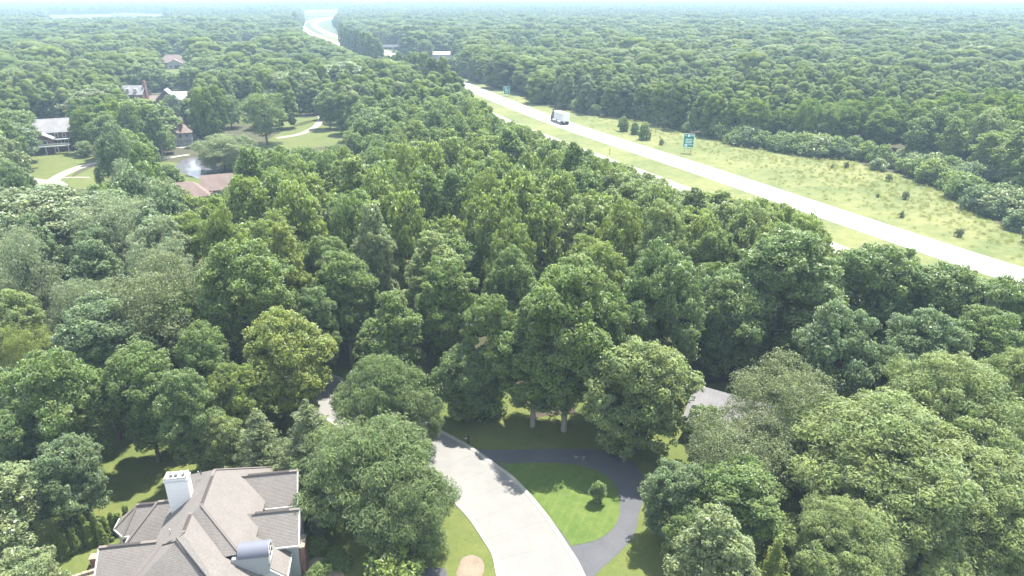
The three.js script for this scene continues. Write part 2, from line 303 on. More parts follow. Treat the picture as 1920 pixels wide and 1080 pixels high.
const protos = {}; let pickN = 0;
const standing = [];                                          // [x, z, radius] of every tree placed
function plant(kind, x, z, h, radius, tint, label, category, group, opt = {}) {
  const list = SHAPES[kind], v = opt.v ?? (pickN++ % list.length), S = list[v % list.length], key = kind + v % list.length + tint;
  let o;
  const name = numbered(NAMES[kind.replace('_mid', '')]);
  if (!protos[key]) {
    o = new THREE.Group(); const bark = kind.startsWith('tulip') || opt.pale ? M.paleBark : M.bark;
    mesh('crown', S.crown, LM[tint], o); mesh('trunk', S.trunk, bark, o); protos[key] = o;
  } else o = protos[key].clone();
  o.name = name; o.userData = {}; tag(o, label, category || 'tree', group);
  const rr = rngOf(Math.round(x * 13 + z * 7 + 5000));
  o.scale.set(radius / S.r, h / S.h, radius / S.r * (0.92 + rr() * 0.16)); o.position.set(x, opt.y || 0, z); o.rotation.set(0, opt.turn ?? rr() * 6.283, 0);
  scene.add(o); standing.push([x, z, radius]); return o;
}
// a tree read off the photograph: middle of its top at (x, y), width w there, h metres tall
function tree(kind, x, y, w, h, tint, label, category, opt = {}) {
  const p = at(x, y + (opt.dip ?? 6), h), d = seenAt(p[0], h * 0.6, p[1])[2];
  return plant(kind, p[0], p[1], h, w / FOCAL * d / 2 * 0.88, tint, label, category, opt.group, opt);
}
// ---------- roads and open ground ----------
const G = (list) => list.map(([x, y]) => at(x, y));
// street of the estate with its rolled kerbs
const streetL = smooth([[1.5, -42], [-0.2, -52], ...G([[935, 1080], [926, 1040], [906, 1007], [886, 977], [869, 957], [846, 935], [808, 902], [760, 862]]), [-21.5, -81.5], [-28, -87.5], [-36, -92], [-48, -96]], 90);
const streetR = smooth([[9.6, -42], [8.8, -52], ...G([[1093, 1080], [1080, 1053], [1063, 1027], [1023, 967], [990, 927], [957, 893], [920, 867], [887, 843], [853, 823], [822, 807]]), [-17, -90.5], [-23.5, -96], [-33, -101.5], [-47, -106]], 90);
tag(ribbon('street', offset(streetL, 0.25), offset(streetR, -0.25), 0.05, M.concrete), null, null, null, 'structure');
tag(kerb('kerb', streetL, 0.55, 0.13, M.kerb), null, null, null, 'structure');
tag(kerb('kerb', streetR, 0.55, 0.13, M.kerb), null, null, null, 'structure');
// saw cuts across the concrete every few metres
{
  const parts = []; for (let i = 4; i < 86; i += 4) { const a = streetL[i], b = streetR[i], l = Math.hypot(a[0] - b[0], a[1] - b[1]), g = new THREE.BoxGeometry(l - 0.6, 0.004, 0.03); g.rotateY(-Math.atan2(b[1] - a[1], b[0] - a[0])); g.translate((a[0] + b[0]) / 2, 0.052, (a[1] + b[1]) / 2); parts.push(g); }
  tag(mesh('street_joints', mergeGeometries(parts), std([0.13, 0.125, 0.12], 1)), null, null, null, 'structure');
}
const lawnEdge = smooth([...G([[930, 862], [947, 869], [1000, 868], [1080, 872], [1133, 890], [1155, 915], [1163, 948], [1160, 968], [1150, 990], [1120, 1012], [1068, 1025]])], 60);
// turf on both sides of the street
tag(sheet('lawn', [[-70, -40], [90, -40], [90, -108], [30, -97], [8, -93], [-10, -98], [-70, -112]], 0.012, M.grass), null, null, null, 'structure');
const islandStreet = streetR.filter((p) => p[1] < at(1068, 1025)[1] + 0.01 && p[1] > at(930, 862)[1] - 0.3 && p[0] < 12).map((p) => [p[0] + 0.3, p[1] + 0.1]);
// the driveway loop of dark asphalt lies round a lawn
const driveOuter = smooth(G([[874, 836], [893, 842], [973, 843], [1060, 841], [1130, 845], [1185, 866], [1205, 895], [1207, 930], [1198, 965], [1190, 1000], [1172, 1025], [1150, 1047], [1122, 1072], [1108, 1090]]), 60);
tag(sheet('driveway', [...driveOuter, ...G([[1096, 1084], [1080, 1055], [1061, 1024], [1023, 967], [990, 927], [957, 893], [920, 867], [885, 842]]).map(([x, z]) => [x + 0.25, z + 0.05])], 0.03, M.asphalt), null, null, null, 'structure');
const stripeTex = (() => { const n = 512, f = layered(n, [[4, 1], [20, 0.8], [90, 0.8]], 19), r = rngOf(20); return colourTex(n, (i, j) => { const q = (i + j * 0.4) / n, line = Math.pow(0.5 + 0.5 * Math.sin(q * 6.2832 * 10), 6) * 0.30 * (0.4 + r() * 0.8), k = Math.min(1, Math.max(0, (f[j * n + i] - 0.5) * 1.7 + 0.45)) + line; return mix3([0.044, 0.080, 0.010], [0.082, 0.112, 0.022], k).map((v) => v * (0.86 + r() * 0.28)); }, 14); })();
tag(sheet('lawn', [...lawnEdge, ...smooth(G([[1068, 1025], [1023, 967], [990, 927], [957, 893], [930, 862]]), 30).slice(1).map(([x, z]) => [x + 0.3, z])], 0.055, std([1, 1, 1], 1, { map: stripeTex })), null, null, null, 'structure');
tag(sheet('mulch', [[5, -88], [3, -87.2], [4, -90], [9, -91], [10, -88.5]], 0.02, std([1, 1, 1], 1, { map: mottled([0.028, 0.023, 0.017], [0.075, 0.058, 0.042], [[5, 1], [60, 1]], 41, 6, 256, 0.3) })), null, null, null, 'structure');
tag(sheet('bare_earth', smooth(G([[860, 1062], [868, 1046], [885, 1041], [902, 1048], [908, 1065], [900, 1084], [870, 1090], [856, 1078], [860, 1062]]), 40), 0.024, std([1, 1, 1], 1, { map: mottled([0.135, 0.105, 0.078], [0.195, 0.155, 0.118], [[4, 1], [40, 1]], 42, 4, 256, 0.15) })), null, null, null, 'structure');
tag(sheet('driveway', G([[765, 1090], [790, 1062], [835, 1066], [842, 1090]]), 0.028, M.asphalt), null, null, null, 'structure');
tag(sheet('garden_path', smooth(G([[572, 1060], [590, 1046], [612, 1047], [630, 1058], [645, 1085], [590, 1100], [572, 1060]]), 40), 0.03, M.sand), null, null, null, 'structure');
tag(sheet('patio', G([[150, 1092], [168, 1066], [188, 1052], [215, 1052], [240, 1092]]), 0.03, M.sand), null, null, null, 'structure');

// highway: two carriageways with a grass median
const farLine = smooth([[190, 30], [118, -138], [114.3, -143.5], [67.5, -249], [29, -334], [0.5, -407], [-26, -483], [-58, -575], [-104, -705], [-154, -845], [-252, -1083], [-339, -1319], [-440, -1648], [-500, -2050], [-510, -2500], [-430, -3100]], 240);
const nearLine = offset(farLine, -25.6), midLine = offset(farLine, -12.8);
const roadL = (line, w) => [offset(line, -w), offset(line, w)];
{
  const [a, b] = roadL(farLine, 6.1), [c, d] = roadL(nearLine, 6.1);
  const [e] = [offset(farLine, 70)];
  tag(ribbon('verge', offset(nearLine, -10), offset(farLine, 12), 0.02, M.meadow), null, null, null, 'structure');
  tag(ribbon('highway', a, b, 0.07, M.highway), null, null, null, 'structure');
  tag(ribbon('highway', c, d, 0.07, M.highway), null, null, null, 'structure');
  for (const l of [farLine, nearLine]) for (const o of [-3.75, 3.75]) tag(ribbon('edge_line', offset(l, o - 0.07), offset(l, o + 0.07), 0.076, M.white), null, null, null, 'structure');
}
const meadowFar = G([[868, 153], [905, 157], [960, 175], [1010, 192], [1060, 206], [1100, 216], [1160, 218], [1230, 232], [1290, 252], [1380, 271], [1440, 282], [1520, 291], [1600, 302], [1640, 318], [1700, 330], [1770, 352], [1830, 395], [1880, 425], [1940, 455], [2100, 540]]);
tag(sheet('meadow', [...meadowFar, [150, -90], ...[...farLine].filter((p) => p[1] < -90 && p[1] > -470).map(([x, z]) => [x + 5, z])], 0.03, M.meadow), null, null, null, 'structure');

// open lawns, paths and the pond of the neighbourhood
const lawnSpots = [
  [[20, 300], [60, 284], [150, 286], [215, 297], [150, 318], [110, 348], [60, 352], [20, 335]],
  [[105, 352], [165, 318], [220, 300], [300, 302], [400, 318], [420, 345], [330, 352], [250, 345], [180, 362], [120, 372]],
  [[470, 282], [520, 252], [580, 226], [640, 222], [660, 245], [640, 268], [560, 280]],
  [[400, 222], [460, 205], [540, 215], [600, 222], [540, 240], [470, 235]],
  [[300, 130], [345, 122], [380, 125], [370, 140], [310, 142]], [[270, 196], [300, 185], [310, 200], [285, 206]],
];
for (const p of lawnSpots) tag(sheet('lawn', smooth(G([...p, p[0]]), 50), 0.02, std([1, 1, 1], 1, { map: grassTex })), null, null, null, 'structure');
const way = (name, pix, w, mat, y = 0.04) => { const l = smooth(G(pix), 40); return tag(ribbon(name, offset(l, -w / 2), offset(l, w / 2), y, mat), null, null, null, 'structure'); };
way('lane', [[120, 362], [98, 342], [128, 322], [165, 309], [195, 303], [240, 292]], 4.2, M.path);
way('lane', [[40, 334], [68, 340], [98, 342], [112, 350]], 5, M.path, 0.045);
way('path', [[112, 334], [140, 332.5], [168, 333]], 1.2, M.path);
way('path', [[300, 300], [318, 296], [340, 292], [355, 290]], 2.4, M.path);
way('path', [[520, 259], [560, 252], [588, 240], [600, 228], [603, 219]], 3.4, M.path);
way('lane', [[385, 228], [420, 219], [445, 214], [470, 210]], 5, M.path);
way('path', [[540, 218], [575, 219], [610, 217]], 2.4, M.path);
way('lane', [[300, 127], [320, 125], [345, 127]], 5, M.path);
way('lane', [[330, 277], [350, 272], [368, 268], [390, 262]], 6, M.path);
tag(sheet('lane', G([[-40, 326], [22, 325], [34, 333], [24, 342], [-40, 342]]), 0.05, std([0.2, 0.205, 0.22], 0.9)), null, null, null, 'structure');
const pondEdge = smooth(G([[327, 316], [332, 308], [345, 300], [362, 295], [385, 296], [405, 306], [410, 322], [395, 334], [380, 336], [360, 331], [342, 325], [327, 316]]), 60);
tag(sheet('pond', pondEdge, 0.035, new THREE.MeshPhysicalMaterial({ color: rgb(0.10, 0.10, 0.115), roughness: 0.08, specularIntensity: 1, ior: 1.33 })), null, null, null, 'structure');
tag(sheet('field', G([[355, 79], [350, 74.5], [420, 72], [478, 73], [480, 78]]), 0.05, std([0.12, 0.13, 0.055], 1)), null, null, null, 'structure');
tag(sheet('field', G([[330, 35], [90, 38], [80, 27], [260, 22], [420, 22]]), 0.05, std([0.075, 0.090, 0.045], 1)), null, null, null, 'structure');
tag(sheet('field', G([[640, 62], [565, 66], [562, 20], [640, 18]]), 0.05, std([0.062, 0.074, 0.030], 1)), null, null, null, 'structure');
tag(sheet('field', G([[1760, 22], [1930, 30], [1930, 18], [1780, 12]]), 0.05, std([0.09, 0.105, 0.05], 1)), null, null, null, 'structure');
way('lane', [[640, 16.5], [600, 19], [560, 22.5]], 22, M.path, 0.09);
way('lane', [[680, 12], [715, 6], [745, 1]], 40, M.path, 0.09);

// ---------- where the photograph looks between the trees ----------
const OPEN = [
  [[840, 146], [870, 160], [905, 188], [922, 216], [960, 226], [1000, 240], [1022, 256], [1080, 272], [1130, 296], [1180, 304], [1230, 330], [1265, 352], [1330, 352], [1400, 364], [1460, 388], [1530, 408], [1545, 442], [1585, 462], [1592, 488], [1620, 476], [1690, 463], [1740, 490], [1800, 498], [1850, 522], [2150, 600], [2150, 570], [1500, 345], [1290, 290], [1000, 196], [890, 156]],
  [[36, 216], [134, 216], [134, 284], [195, 299], [150, 318], [128, 352], [60, 350], [36, 330], [45, 290]], [[100, 354], [165, 315], [202, 304], [212, 326], [250, 326], [215, 346], [165, 348]],
  [[262, 316], [298, 302], [328, 290], [350, 286], [372, 290], [386, 338], [384, 350], [345, 346], [318, 332], [290, 332]], [[336, 345], [380, 340], [432, 328], [432, 352], [400, 374], [338, 378]],
  [[926, 152], [986, 152], [990, 193], [930, 193]],
  [[386, 252], [446, 247], [455, 300], [432, 330], [386, 336]],
  [[226, 150], [272, 150], [280, 190], [240, 182]], [[275, 168], [345, 158], [348, 190], [318, 198], [282, 194]], [[314, 218], [360, 220], [396, 255], [396, 274], [345, 292], [332, 275]],
  [[384, 222], [410, 212], [462, 204], [480, 216], [640, 214], [662, 240], [640, 270], [560, 277], [500, 277], [440, 258], [430, 232], [390, 232]], [[300, 96], [350, 96], [352, 134], [308, 136]],
  [[356, 71], [478, 71], [478, 77], [356, 78]], [[562, 16], [642, 14], [626, 40], [640, 64], [700, 82], [775, 82], [775, 104], [714, 109], [674, 104], [602, 72], [567, 61]], [[798, 92], [858, 92], [858, 107], [798, 107]],
  [[80, 24], [300, 22], [330, 33], [90, 36]], [[640, 14], [690, 10], [750, 0], [720, 0], [640, 12]],
];
const inOpen = (x, y) => OPEN.some((p) => inside(x, y, p));
const lineDist = (x, z, line) => { let d = 1e9; for (let i = 0; i < line.length - 1; i += 1) { const [ax, az] = line[i], [bx, bz] = line[i + 1], L2 = (bx - ax) ** 2 + (bz - az) ** 2 || 1, t = Math.max(0, Math.min(1, ((x - ax) * (bx - ax) + (z - az) * (bz - az)) / L2)); d = Math.min(d, Math.hypot(x - ax - (bx - ax) * t, z - az - (bz - az) * t)); } return d; };
const meadowPoly = [...meadowFar, [150, -90], ...farLine.filter((p) => p[1] < -90 && p[1] > -470)];
const lawnPolys = lawnSpots.map(G);
function wooded(x, z) {
  if (lineDist(x, z, farLine) < 13 || lineDist(x, z, midLine) < 14.5 || lineDist(x, z, nearLine) < 9) return false;
  if (inside(x, z, meadowPoly)) return false;
  if (x > 75 && z < -110 && z > -330 && lineDist(x, z, meadowFar) < Math.min(17, (x - 75) * 0.3)) return false;  // the belt of scrub before the wood
  for (const p of lawnPolys) if (inside(x, z, p)) return false;
  return true;
}
// ---------- trees read off the photograph ----------
const T = tree;
// along the bottom and left, nearest first
T('oak', 38, 1046, 190, 13, 'pale', 'pale green tree with silvery leaf tips in the lower left corner', 'tree');
T('tulip', -52, 856, 190, 15, 'pale', 'pale green tree cut off by the left edge, above the lower left corner', 'tree');
T('maple', 108, 822, 150, 12, 'blue', 'dark bluish-green tree standing in front of the left yard, left of the sunlit grass strip', 'tree', { pale: true });
T('maple', 78, 660, 205, 18.5, 'dark', 'big dark round tree with a rust-red spray near its top, by the left edge', 'tree', { v: 1 });
T('oak', 248, 650, 140, 17, 'dark', 'dark dense tree with thin trunks at the far end of the left yard', 'tree');
T('oak', 338, 694, 120, 16, 'deep', 'dark tree with a bare trunk directly behind the white chimney', 'tree');
T('maple', 400, 772, 112, 10, 'light', 'small light green round tree just behind the house roof peak', 'tree');
T('maple', 430, 684, 108, 13.5, 'fresh', 'small mid-green tree pressed against the left side of the yellow-green tree', 'tree', { v: 2 });
T('maple', 530, 586, 196, 17.5, 'yellow', 'large yellow-green round tree in full sun left of the street bend', 'tree', { v: 0 });
T('pine', 478, 764, 190, 12.5, 'pineLight', 'light green pine with a pointed top behind the house', 'pine tree');
T('pine', 572, 748, 215, 14, 'pineLight', 'wide pale pine next to the pointed one, below the yellow-green tree', 'pine tree', { v: 1 });
T('locust', 695, 792, 325, 14, 'soft', 'large feathery tree overhanging the right end of the house and the street', 'tree', { v: 0 });
T('locust', 765, 880, 200, 11, 'soft', 'feathery tree bough mass nearest the street, in front of the large feathery tree', 'tree', { v: 1 });
T('locust', 706, 664, 180, 14.5, 'soft', 'feathery umbrella-shaped tree standing in the bend of the street', 'tree', { v: 1 });
T('locust', 786, 728, 100, 9, 'soft', 'small feathery tree at the right of the umbrella-shaped one, over the kerb', 'tree');
T('shrub', 735, 1042, 130, 4.5, 'fresh', 'bright yellow-green leafy bush under the large feathery tree', 'bush');
// right of the driveway
T('maple', 1205, 640, 220, 16.8, 'light', 'light green clumpy tree leaning over the top of the driveway loop', 'tree', { v: 2 });
T('maple', 1328, 760, 105, 9.5, 'deep', 'small dark round tree left of the pale roof among the right trees', 'tree', { v: 1 });
T('elm', 1478, 676, 245, 17.5, 'olive', 'fine-leaved olive tree with upright twigs right of the pale roof', 'tree');
T('elm', 1400, 785, 240, 14, 'olive', 'lower fine-leaved olive tree in front of the pale roof', 'tree', { v: 1 });
T('maple', 1275, 868, 150, 10.5, 'blue', 'dark bluish-green tree hanging over the outer edge of the driveway loop', 'tree');
T('oak', 1390, 868, 200, 12, 'dark', 'dark tree in the shade between the driveway tree and the wide pale-green trees', 'tree', { v: 1 });
T('maple', 1300, 960, 130, 8, 'dark', 'dark low tree below the driveway loop, behind the cone-shaped yellow-green tree', 'tree');
T('tulip', 1345, 955, 195, 16.5, 'pale', 'pale cone-shaped tree with shiny leaves at the bottom edge, right of the driveway', 'tree');
T('spruce', 1462, 1002, 110, 9, 'yellow', 'yellowish conifer at the bottom edge between two pale trees', 'conifer tree');
T('ash', 1690, 768, 450, 16.5, 'light', 'very wide pale-green tree with many rounded boughs, lower right', 'tree');
T('ash', 1800, 676, 340, 18.5, 'light', 'pale-green spreading tree behind and above the very wide one, lower right', 'tree', { v: 1 });
T('ash', 1940, 660, 240, 19, 'light', 'pale-green spreading tree cut by the right edge', 'tree');
T('ash', 1890, 868, 330, 13.5, 'light', 'pale-green spreading tree in the lower right corner', 'tree', { v: 1 });
T('ash', 1600, 950, 250, 11.5, 'light', 'low pale-green boughed tree at the bottom, left of the lower right corner', 'tree', { v: 1 });
T('ash', 1745, 985, 240, 9, 'light', 'lowest pale-green boughed tree at the bottom edge, between the low one and the corner one', 'tree');
T('maple', -8, 690, 150, 14.5, 'blue', 'bluish-green tree cut by the left edge, behind the big dark round tree', 'tree', { v: 0 });
T('oak', 12, 775, 120, 13, 'deep', 'dark tree cut by the left edge below the bluish-green one', 'tree', { v: 1 });
// front row of the wood behind the driveway
T('oak', 1068, 486, 215, 26, 'mid', 'tallest tree at the wood edge, right above the two trunks by the driveway', 'tree', { pale: true, v: 0 });
T('tulip', 1002, 552, 150, 20.5, 'mid', 'tall tree left beside the tallest one at the wood edge above the driveway', 'tree');
T('oak', 1145, 540, 120, 20, 'mid', 'tall tree right beside the tallest one at the wood edge above the driveway', 'tree', { v: 2 });
T('oak', 918, 556, 115, 19, 'mid', 'mid-green tree at the wood edge above the mailbox', 'tree', { v: 2 });
T('oak', 832, 486, 135, 20.5, 'mid', 'tall mid-green tree in the wood edge above the street bend', 'tree', { v: 1 });
T('tulip', 735, 545, 125, 18, 'mid', 'tree at the wood edge above the umbrella-shaped feathery tree', 'tree', { v: 1 });
T('oak', 640, 470, 130, 20, 'mid', 'tree above the dark gap of the wood, right behind the yellow-green tree', 'tree');
T('maple', 1255, 466, 175, 24, 'deep', 'dark tree at the wood edge, above the light green tree at the driveway', 'tree');
T('maple', 1388, 512, 165, 18.5, 'deep', 'dark tree at the wood edge above the pale roof', 'tree', { v: 2 });
T('oak', 1478, 432, 205, 25, 'deep', 'broad dark tree at the wood edge, tallest of the right dark group', 'tree', { v: 1 });
T('maple', 1592, 574, 175, 19.5, 'blue', 'bluish-green clumpy tree in front of the dark wood edge at right', 'tree', { v: 1 });
T('maple', 1650, 458, 190, 20.5, 'deep', 'dark round tree beside the highway, above the bluish-green clumpy tree', 'tree');
T('maple', 1785, 494, 200, 18.5, 'deep', 'dark round tree under the right end of the highway', 'tree', { v: 2 });
T('maple', 1900, 520, 170, 18.5, 'deep', 'dark round tree at the right edge below the highway', 'tree', { v: 1 });
T('maple', 1745, 582, 185, 17.5, 'blue', 'bluish-green tree above the pale-green spreading trees at right', 'tree', { v: 0 });
T('oak', 1868, 580, 140, 17, 'dark', 'dark tree right of the bluish-green tree near the right edge', 'tree');
T('maple', 1680, 655, 120, 14, 'blue', 'smaller bluish-green tree between the dark gap and the spreading trees', 'tree', { v: 2 });
// left half of the wood
T('oak', 442, 452, 190, 25, 'mid', 'tall dense tree above and left of the yellow-green tree', 'tree', { v: 2 });
T('tulip', 525, 415, 95, 24, 'yellow', 'slim bright yellow-green pointed tree in the left of the wood', 'tree', { v: 0 });
T('tulip', 695, 382, 100, 25, 'pale', 'pale pointed tree standing out of the middle of the wood', 'tree', { v: 1 });
T('elm', 285, 492, 250, 22, 'olive', 'broad olive-grey fine-leaved tree in the left of the wood', 'tree', { v: 1 });
T('oak', 175, 555, 190, 20, 'blue', 'bluish-green tree below the broad olive-grey one at left', 'tree', { v: 0 });
T('elm', 40, 608, 115, 15.5, 'yellow', 'yellowish fine-leaved tree above the big dark round tree at the left edge', 'tree');
T('oak', 45, 352, 250, 25, 'silver', 'tall silvery tree at the left edge below the grey lane end', 'tree', { v: 0 });
T('elm', 205, 360, 200, 24, 'silver', 'tall silvery tree right of the one at the left edge', 'tree', { v: 1 });
T('elm', 10, 420, 150, 24, 'silver', 'silvery tree with pale limbs showing, at the left edge', 'tree', { v: 1, pale: true });
T('oak', -5, 540, 130, 19, 'light', 'light green tree at the left edge above the yellowish fine-leaved one', 'tree');
T('oak', 290, 408, 130, 23, 'silver', 'grey-green tree between the silvery trees and the brown roof', 'tree', { v: 2 });
T('oak', 345, 402, 110, 22, 'fresh', 'fresh green tree just below the brown roof in the left wood', 'tree', { v: 1 });
T('oak', 330, 540, 120, 18, 'dark', 'dark tree in the hollow right of the broad olive-grey tree', 'tree', { v: 2 });
T('oak', 370, 606, 110, 17, 'dark', 'dark tree left of and behind the yellow-green tree', 'tree', { v: 0 });
T('oak', 180, 640, 110, 15, 'deep', 'dark tree in the gap right of the big round tree with the rust-red spray', 'tree', { v: 2 });
T('oak', 585, 540, 90, 17, 'deep', 'shaded tree at the gap directly above the yellow-green tree', 'tree', { v: 1 });
T('tulip', 690, 600, 70, 11, 'dark', 'narrow shaded tree in the dark gap above the umbrella-shaped feathery tree', 'tree', { v: 1 });
T('maple', 870, 650, 110, 12, 'deep', 'low shaded tree at the wood edge behind the street', 'tree', { v: 2 });
T('thicket', 790, 700, 90, 6, 'deep', 'dark bush under the wood edge behind the umbrella-shaped tree', 'bush');
T('thicket', 905, 700, 120, 6, 'mid', 'bush with glossy leaves under the wood edge above the mailbox', 'bush');
// open-grown trees of the neighbourhood
const N = [
  ['oak_mid', 165, 168, 115, 19, 'olive', 'large olive tree right of the brick house with grey roof'], ['maple_mid', 255, 185, 130, 19, 'mid', 'broad dark tree between the two left roofs and the round light tree'],
  ['maple_mid', 238, 250, 86, 12, 'light', 'round light green tree on the lawn by the lane fork'], ['oak_mid', 20, 205, 90, 19, 'mid', 'tree at the left edge beside the brick house with grey roof'],
  ['oak_mid', 18, 232, 80, 16, 'blue', 'dark conifer-like tree at the left edge, lower left of the brick house'], ['maple_mid', 155, 262, 36, 6, 'light', 'small light tree on the lawn right of the brick house'],
  ['maple_mid', 316, 306, 54, 11, 'dark', 'small dark round tree left of the pond'], ['locust', 412, 250, 120, 13, 'pale', 'pale willow-like tree over the right bank of the pond'],
  ['ash_mid', 450, 252, 70, 12, 'pale', 'pale spreading tree right behind the willow-like one'], ['oak_mid', 385, 178, 70, 16, 'mid', 'tree left of the grey lane beyond the pond'], ['maple_mid', 425, 176, 55, 15, 'mid', 'tree standing on the grey lane beyond the pond'],
  ['elm_mid', 488, 172, 96, 21, 'mid', 'tree with a visible dark trunk at the end of the lawn path'], ['maple_mid', 612, 165, 60, 18, 'dark', 'dark tree casting its shadow on the far lawn'],
  ['elm_mid', 535, 132, 110, 20, 'pale', 'pale grey-green tree behind the curved lawn path'], ['oak_mid', 640, 115, 120, 22, 'pale', 'large pale-topped tree above the far lawn'], ['maple_mid', 318, 175, 34, 13, 'blue', 'dark conifer-like tree before the grey-white roof'],
  ['oak_mid', 195, 155, 90, 19, 'mid', 'tree left of the dormered house'], ['oak_mid', 270, 118, 70, 19, 'dark', 'dark tree behind the dormered house'], ['maple_mid', 380, 105, 85, 20, 'dark', 'dark tall tree group right of the white-gabled far house'],
  ['maple_mid', 255, 318, 45, 6, 'mid', 'bushy tree on the lawn between lane fork and pond'], ['maple_mid', 690, 205, 90, 19, 'deep', 'dark tree right of the far lawn'],
];
for (const [k, x, y, w, h, t, l] of N) T(k, x, y, w, h, t, l, 'tree', { dip: 3 });
// shrubs, hedge and the young tree near the house
for (const [x, y, s] of [[88, 1001, 1], [103, 995, 1.05], [132, 992, 0.95], [142, 985, 0.9], [115, 1003, 0.9], [152, 968, 1.15], [173, 964, 1.2], [192, 970, 1], [162, 982, 0.95], [205, 962, 0.95], [218, 963, 0.85], [233, 949, 0.8], [185, 985, 1.0]])
  plant('arborvitae', ...at(x, y, 3.4 * s), 3.4 * s, 0.66, 'fresh', 'green columnar evergreen in the hedge left of the house', 'evergreen', 'columnar evergreens in the hedge');
plant('sapling', ...at(1119, 944), 3.1, 1.0, 'dark', 'small young tree alone on the lawn inside the driveway loop', 'young tree', null);
plant('ball_shrub', ...at(596, 1033), 1.7, 1.25, 'fresh', 'round clipped light green shrub beside the right end of the house', 'shrub', null);
plant('ball_shrub', ...at(592, 1003), 1.6, 1.2, 'silver', 'shrub full of white blossom behind the round clipped one', 'shrub', null);
plant('shrub', ...at(598, 1092), 2.0, 1.3, 'dark', 'dark loose shrub at the bottom edge on the garden path', 'shrub', null);
plant('shrub', ...at(632, 1055), 1.3, 1.5, 'mid', 'low spreading shrub right of the garden path', 'shrub', null);
// ---------- the rest of the woods ----------
const RESIDE = (x, z) => z < -195 && x < -40;
const fillList = [];
{
  const r = rngOf(4242), cell = 4, grid = {};
  const key = (x, z) => Math.floor(x / cell) + ',' + Math.floor(z / cell);
  const put = (x, z) => (grid[key(x, z)] ||= []).push([x, z]);
  for (const [x, z] of standing) put(x, z);
  const near = (x, z, d) => { const n = Math.ceil(d / cell), a = Math.floor(x / cell), b = Math.floor(z / cell); for (let i = -n; i <= n; i++) for (let j = -n; j <= n; j++) for (const p of grid[(a + i) + ',' + (b + j)] || []) if ((p[0] - x) ** 2 + (p[1] - z) ** 2 < d * d) return true; return false; };
  const lowF = (x, z) => 0.5 + 0.5 * Math.sin(x * 0.031 + 1.7 * Math.sin(z * 0.017)) * Math.cos(z * 0.027 + 1.3 * Math.sin(x * 0.013));
  const z0 = 31;
  const blocked = (x, z, h, rad) => {
    const [cx, cy, dep] = seenAt(x, h * 0.62, z), rx = rad * FOCAL / dep * 0.9, ty = seenAt(x, h, z)[1], by = seenAt(x, h * 0.3, z)[1];
    return inOpen(cx, ty) || inOpen(cx - rx, cy) || inOpen(cx + rx, cy) || inOpen(cx - rx * 0.7, (ty + cy) / 2) || inOpen(cx + rx * 0.7, (ty + cy) / 2) || inOpen(cx, cy) || inOpen(cx, by) || inOpen(cx, (ty + cy) / 2);
  };
  const tryAt = (x, z, gap) => {
    const D = -z, right = x > 60 + (250 + z) * 0.42;          // beyond the highway
    const lf = lowF(x, z); let h = right ? 13 + r() * 5 + lf * 6 : D > 195 ? 13 + r() * 5 + lf * 6 : 17 + r() * 9, rad = gap * ((gap < 9 && !right && D < 300 ? 0.52 : 0.60) + r() * 0.2); if (gap > 9) h = Math.min(27, h * (0.72 + gap * 0.022));
    if (!wooded(x, z) || near(x, z, gap * (0.8 + r() * 0.35))) return;
    for (let k = 0; blocked(x, z, h, rad); k++) { h -= 2.5; rad *= 0.94; if (h < 8 || k > 6) return; }
    const [cx] = seenAt(x, h * 0.62, z), ty = seenAt(x, h, z)[1];
    put(x, z); fillList.push({ x, z, h, rad, right, D, cx, cy: ty, lf });
  };
  for (let k = 0; k < 3000; k++) {                                // the row right beside the nearer carriageway: as tall as leaves the view of the road beyond
    const p = nearLine[36 + Math.floor(r() * 134)], q = nearLine[37 + Math.floor(r() * 0)], d = 9.5 + r() * 7, x = p[0] - d * 0.92, z = p[1] - d * 0.4 + (r() - 0.5) * 4;
    if (!wooded(x, z) || near(x, z, 5.5 + r() * 1.5)) continue;
    let h = 21 + r() * 4; const hit = (h) => { const [sx, sy] = seenAt(x, h, z); return inOpen(sx, sy - 1) || inOpen(sx - 6, sy + 4) || inOpen(sx + 6, sy + 4); };
    while (h > 5 && hit(h)) h -= 0.8; if (h <= 5) continue;
    put(x, z); const [cx] = seenAt(x, h * 0.6, z); fillList.push({ x, z, h: h + 1 + r() * 3.2, rad: 3.2 + h * 0.09, right: false, D: -z, cx, cy: 0, lf: r() });
  }
  for (let k = 0; k < 15000; k++) { const D = 88 + Math.pow(r(), 0.7) * 330, x = (r() * 2 - 1) * (D * 0.80 + 22); if (D < 100 && x > -45) continue; tryAt(x, -D, 7.9); }
  for (const [gap, n] of [[23, 6000], [18, 12000], [13, 30000], [9.5, 50000]]) for (let k = 0; k < n; k++) { const D = Math.sqrt(300 ** 2 + r() * (1500 ** 2 - 300 ** 2)), x = (r() * 2 - 1) * (D * 0.80 + 22); if (gap > 11 && lowF(z0 + x * 1.7, D * 1.9) < (gap > 20 ? 0.6 : gap > 15 ? 0.45 : 0.3)) continue; if (D > 520 && Math.sin(x * 0.011 + 2 * Math.sin(D * 0.006)) * Math.cos(D * 0.013 + x * 0.004) > 0.83) continue; tryAt(x, -D, gap); }
}
const FARMIX = ['blue', 'dark', 'mid', 'mid', 'fresh', 'light', 'mid', 'pale'];
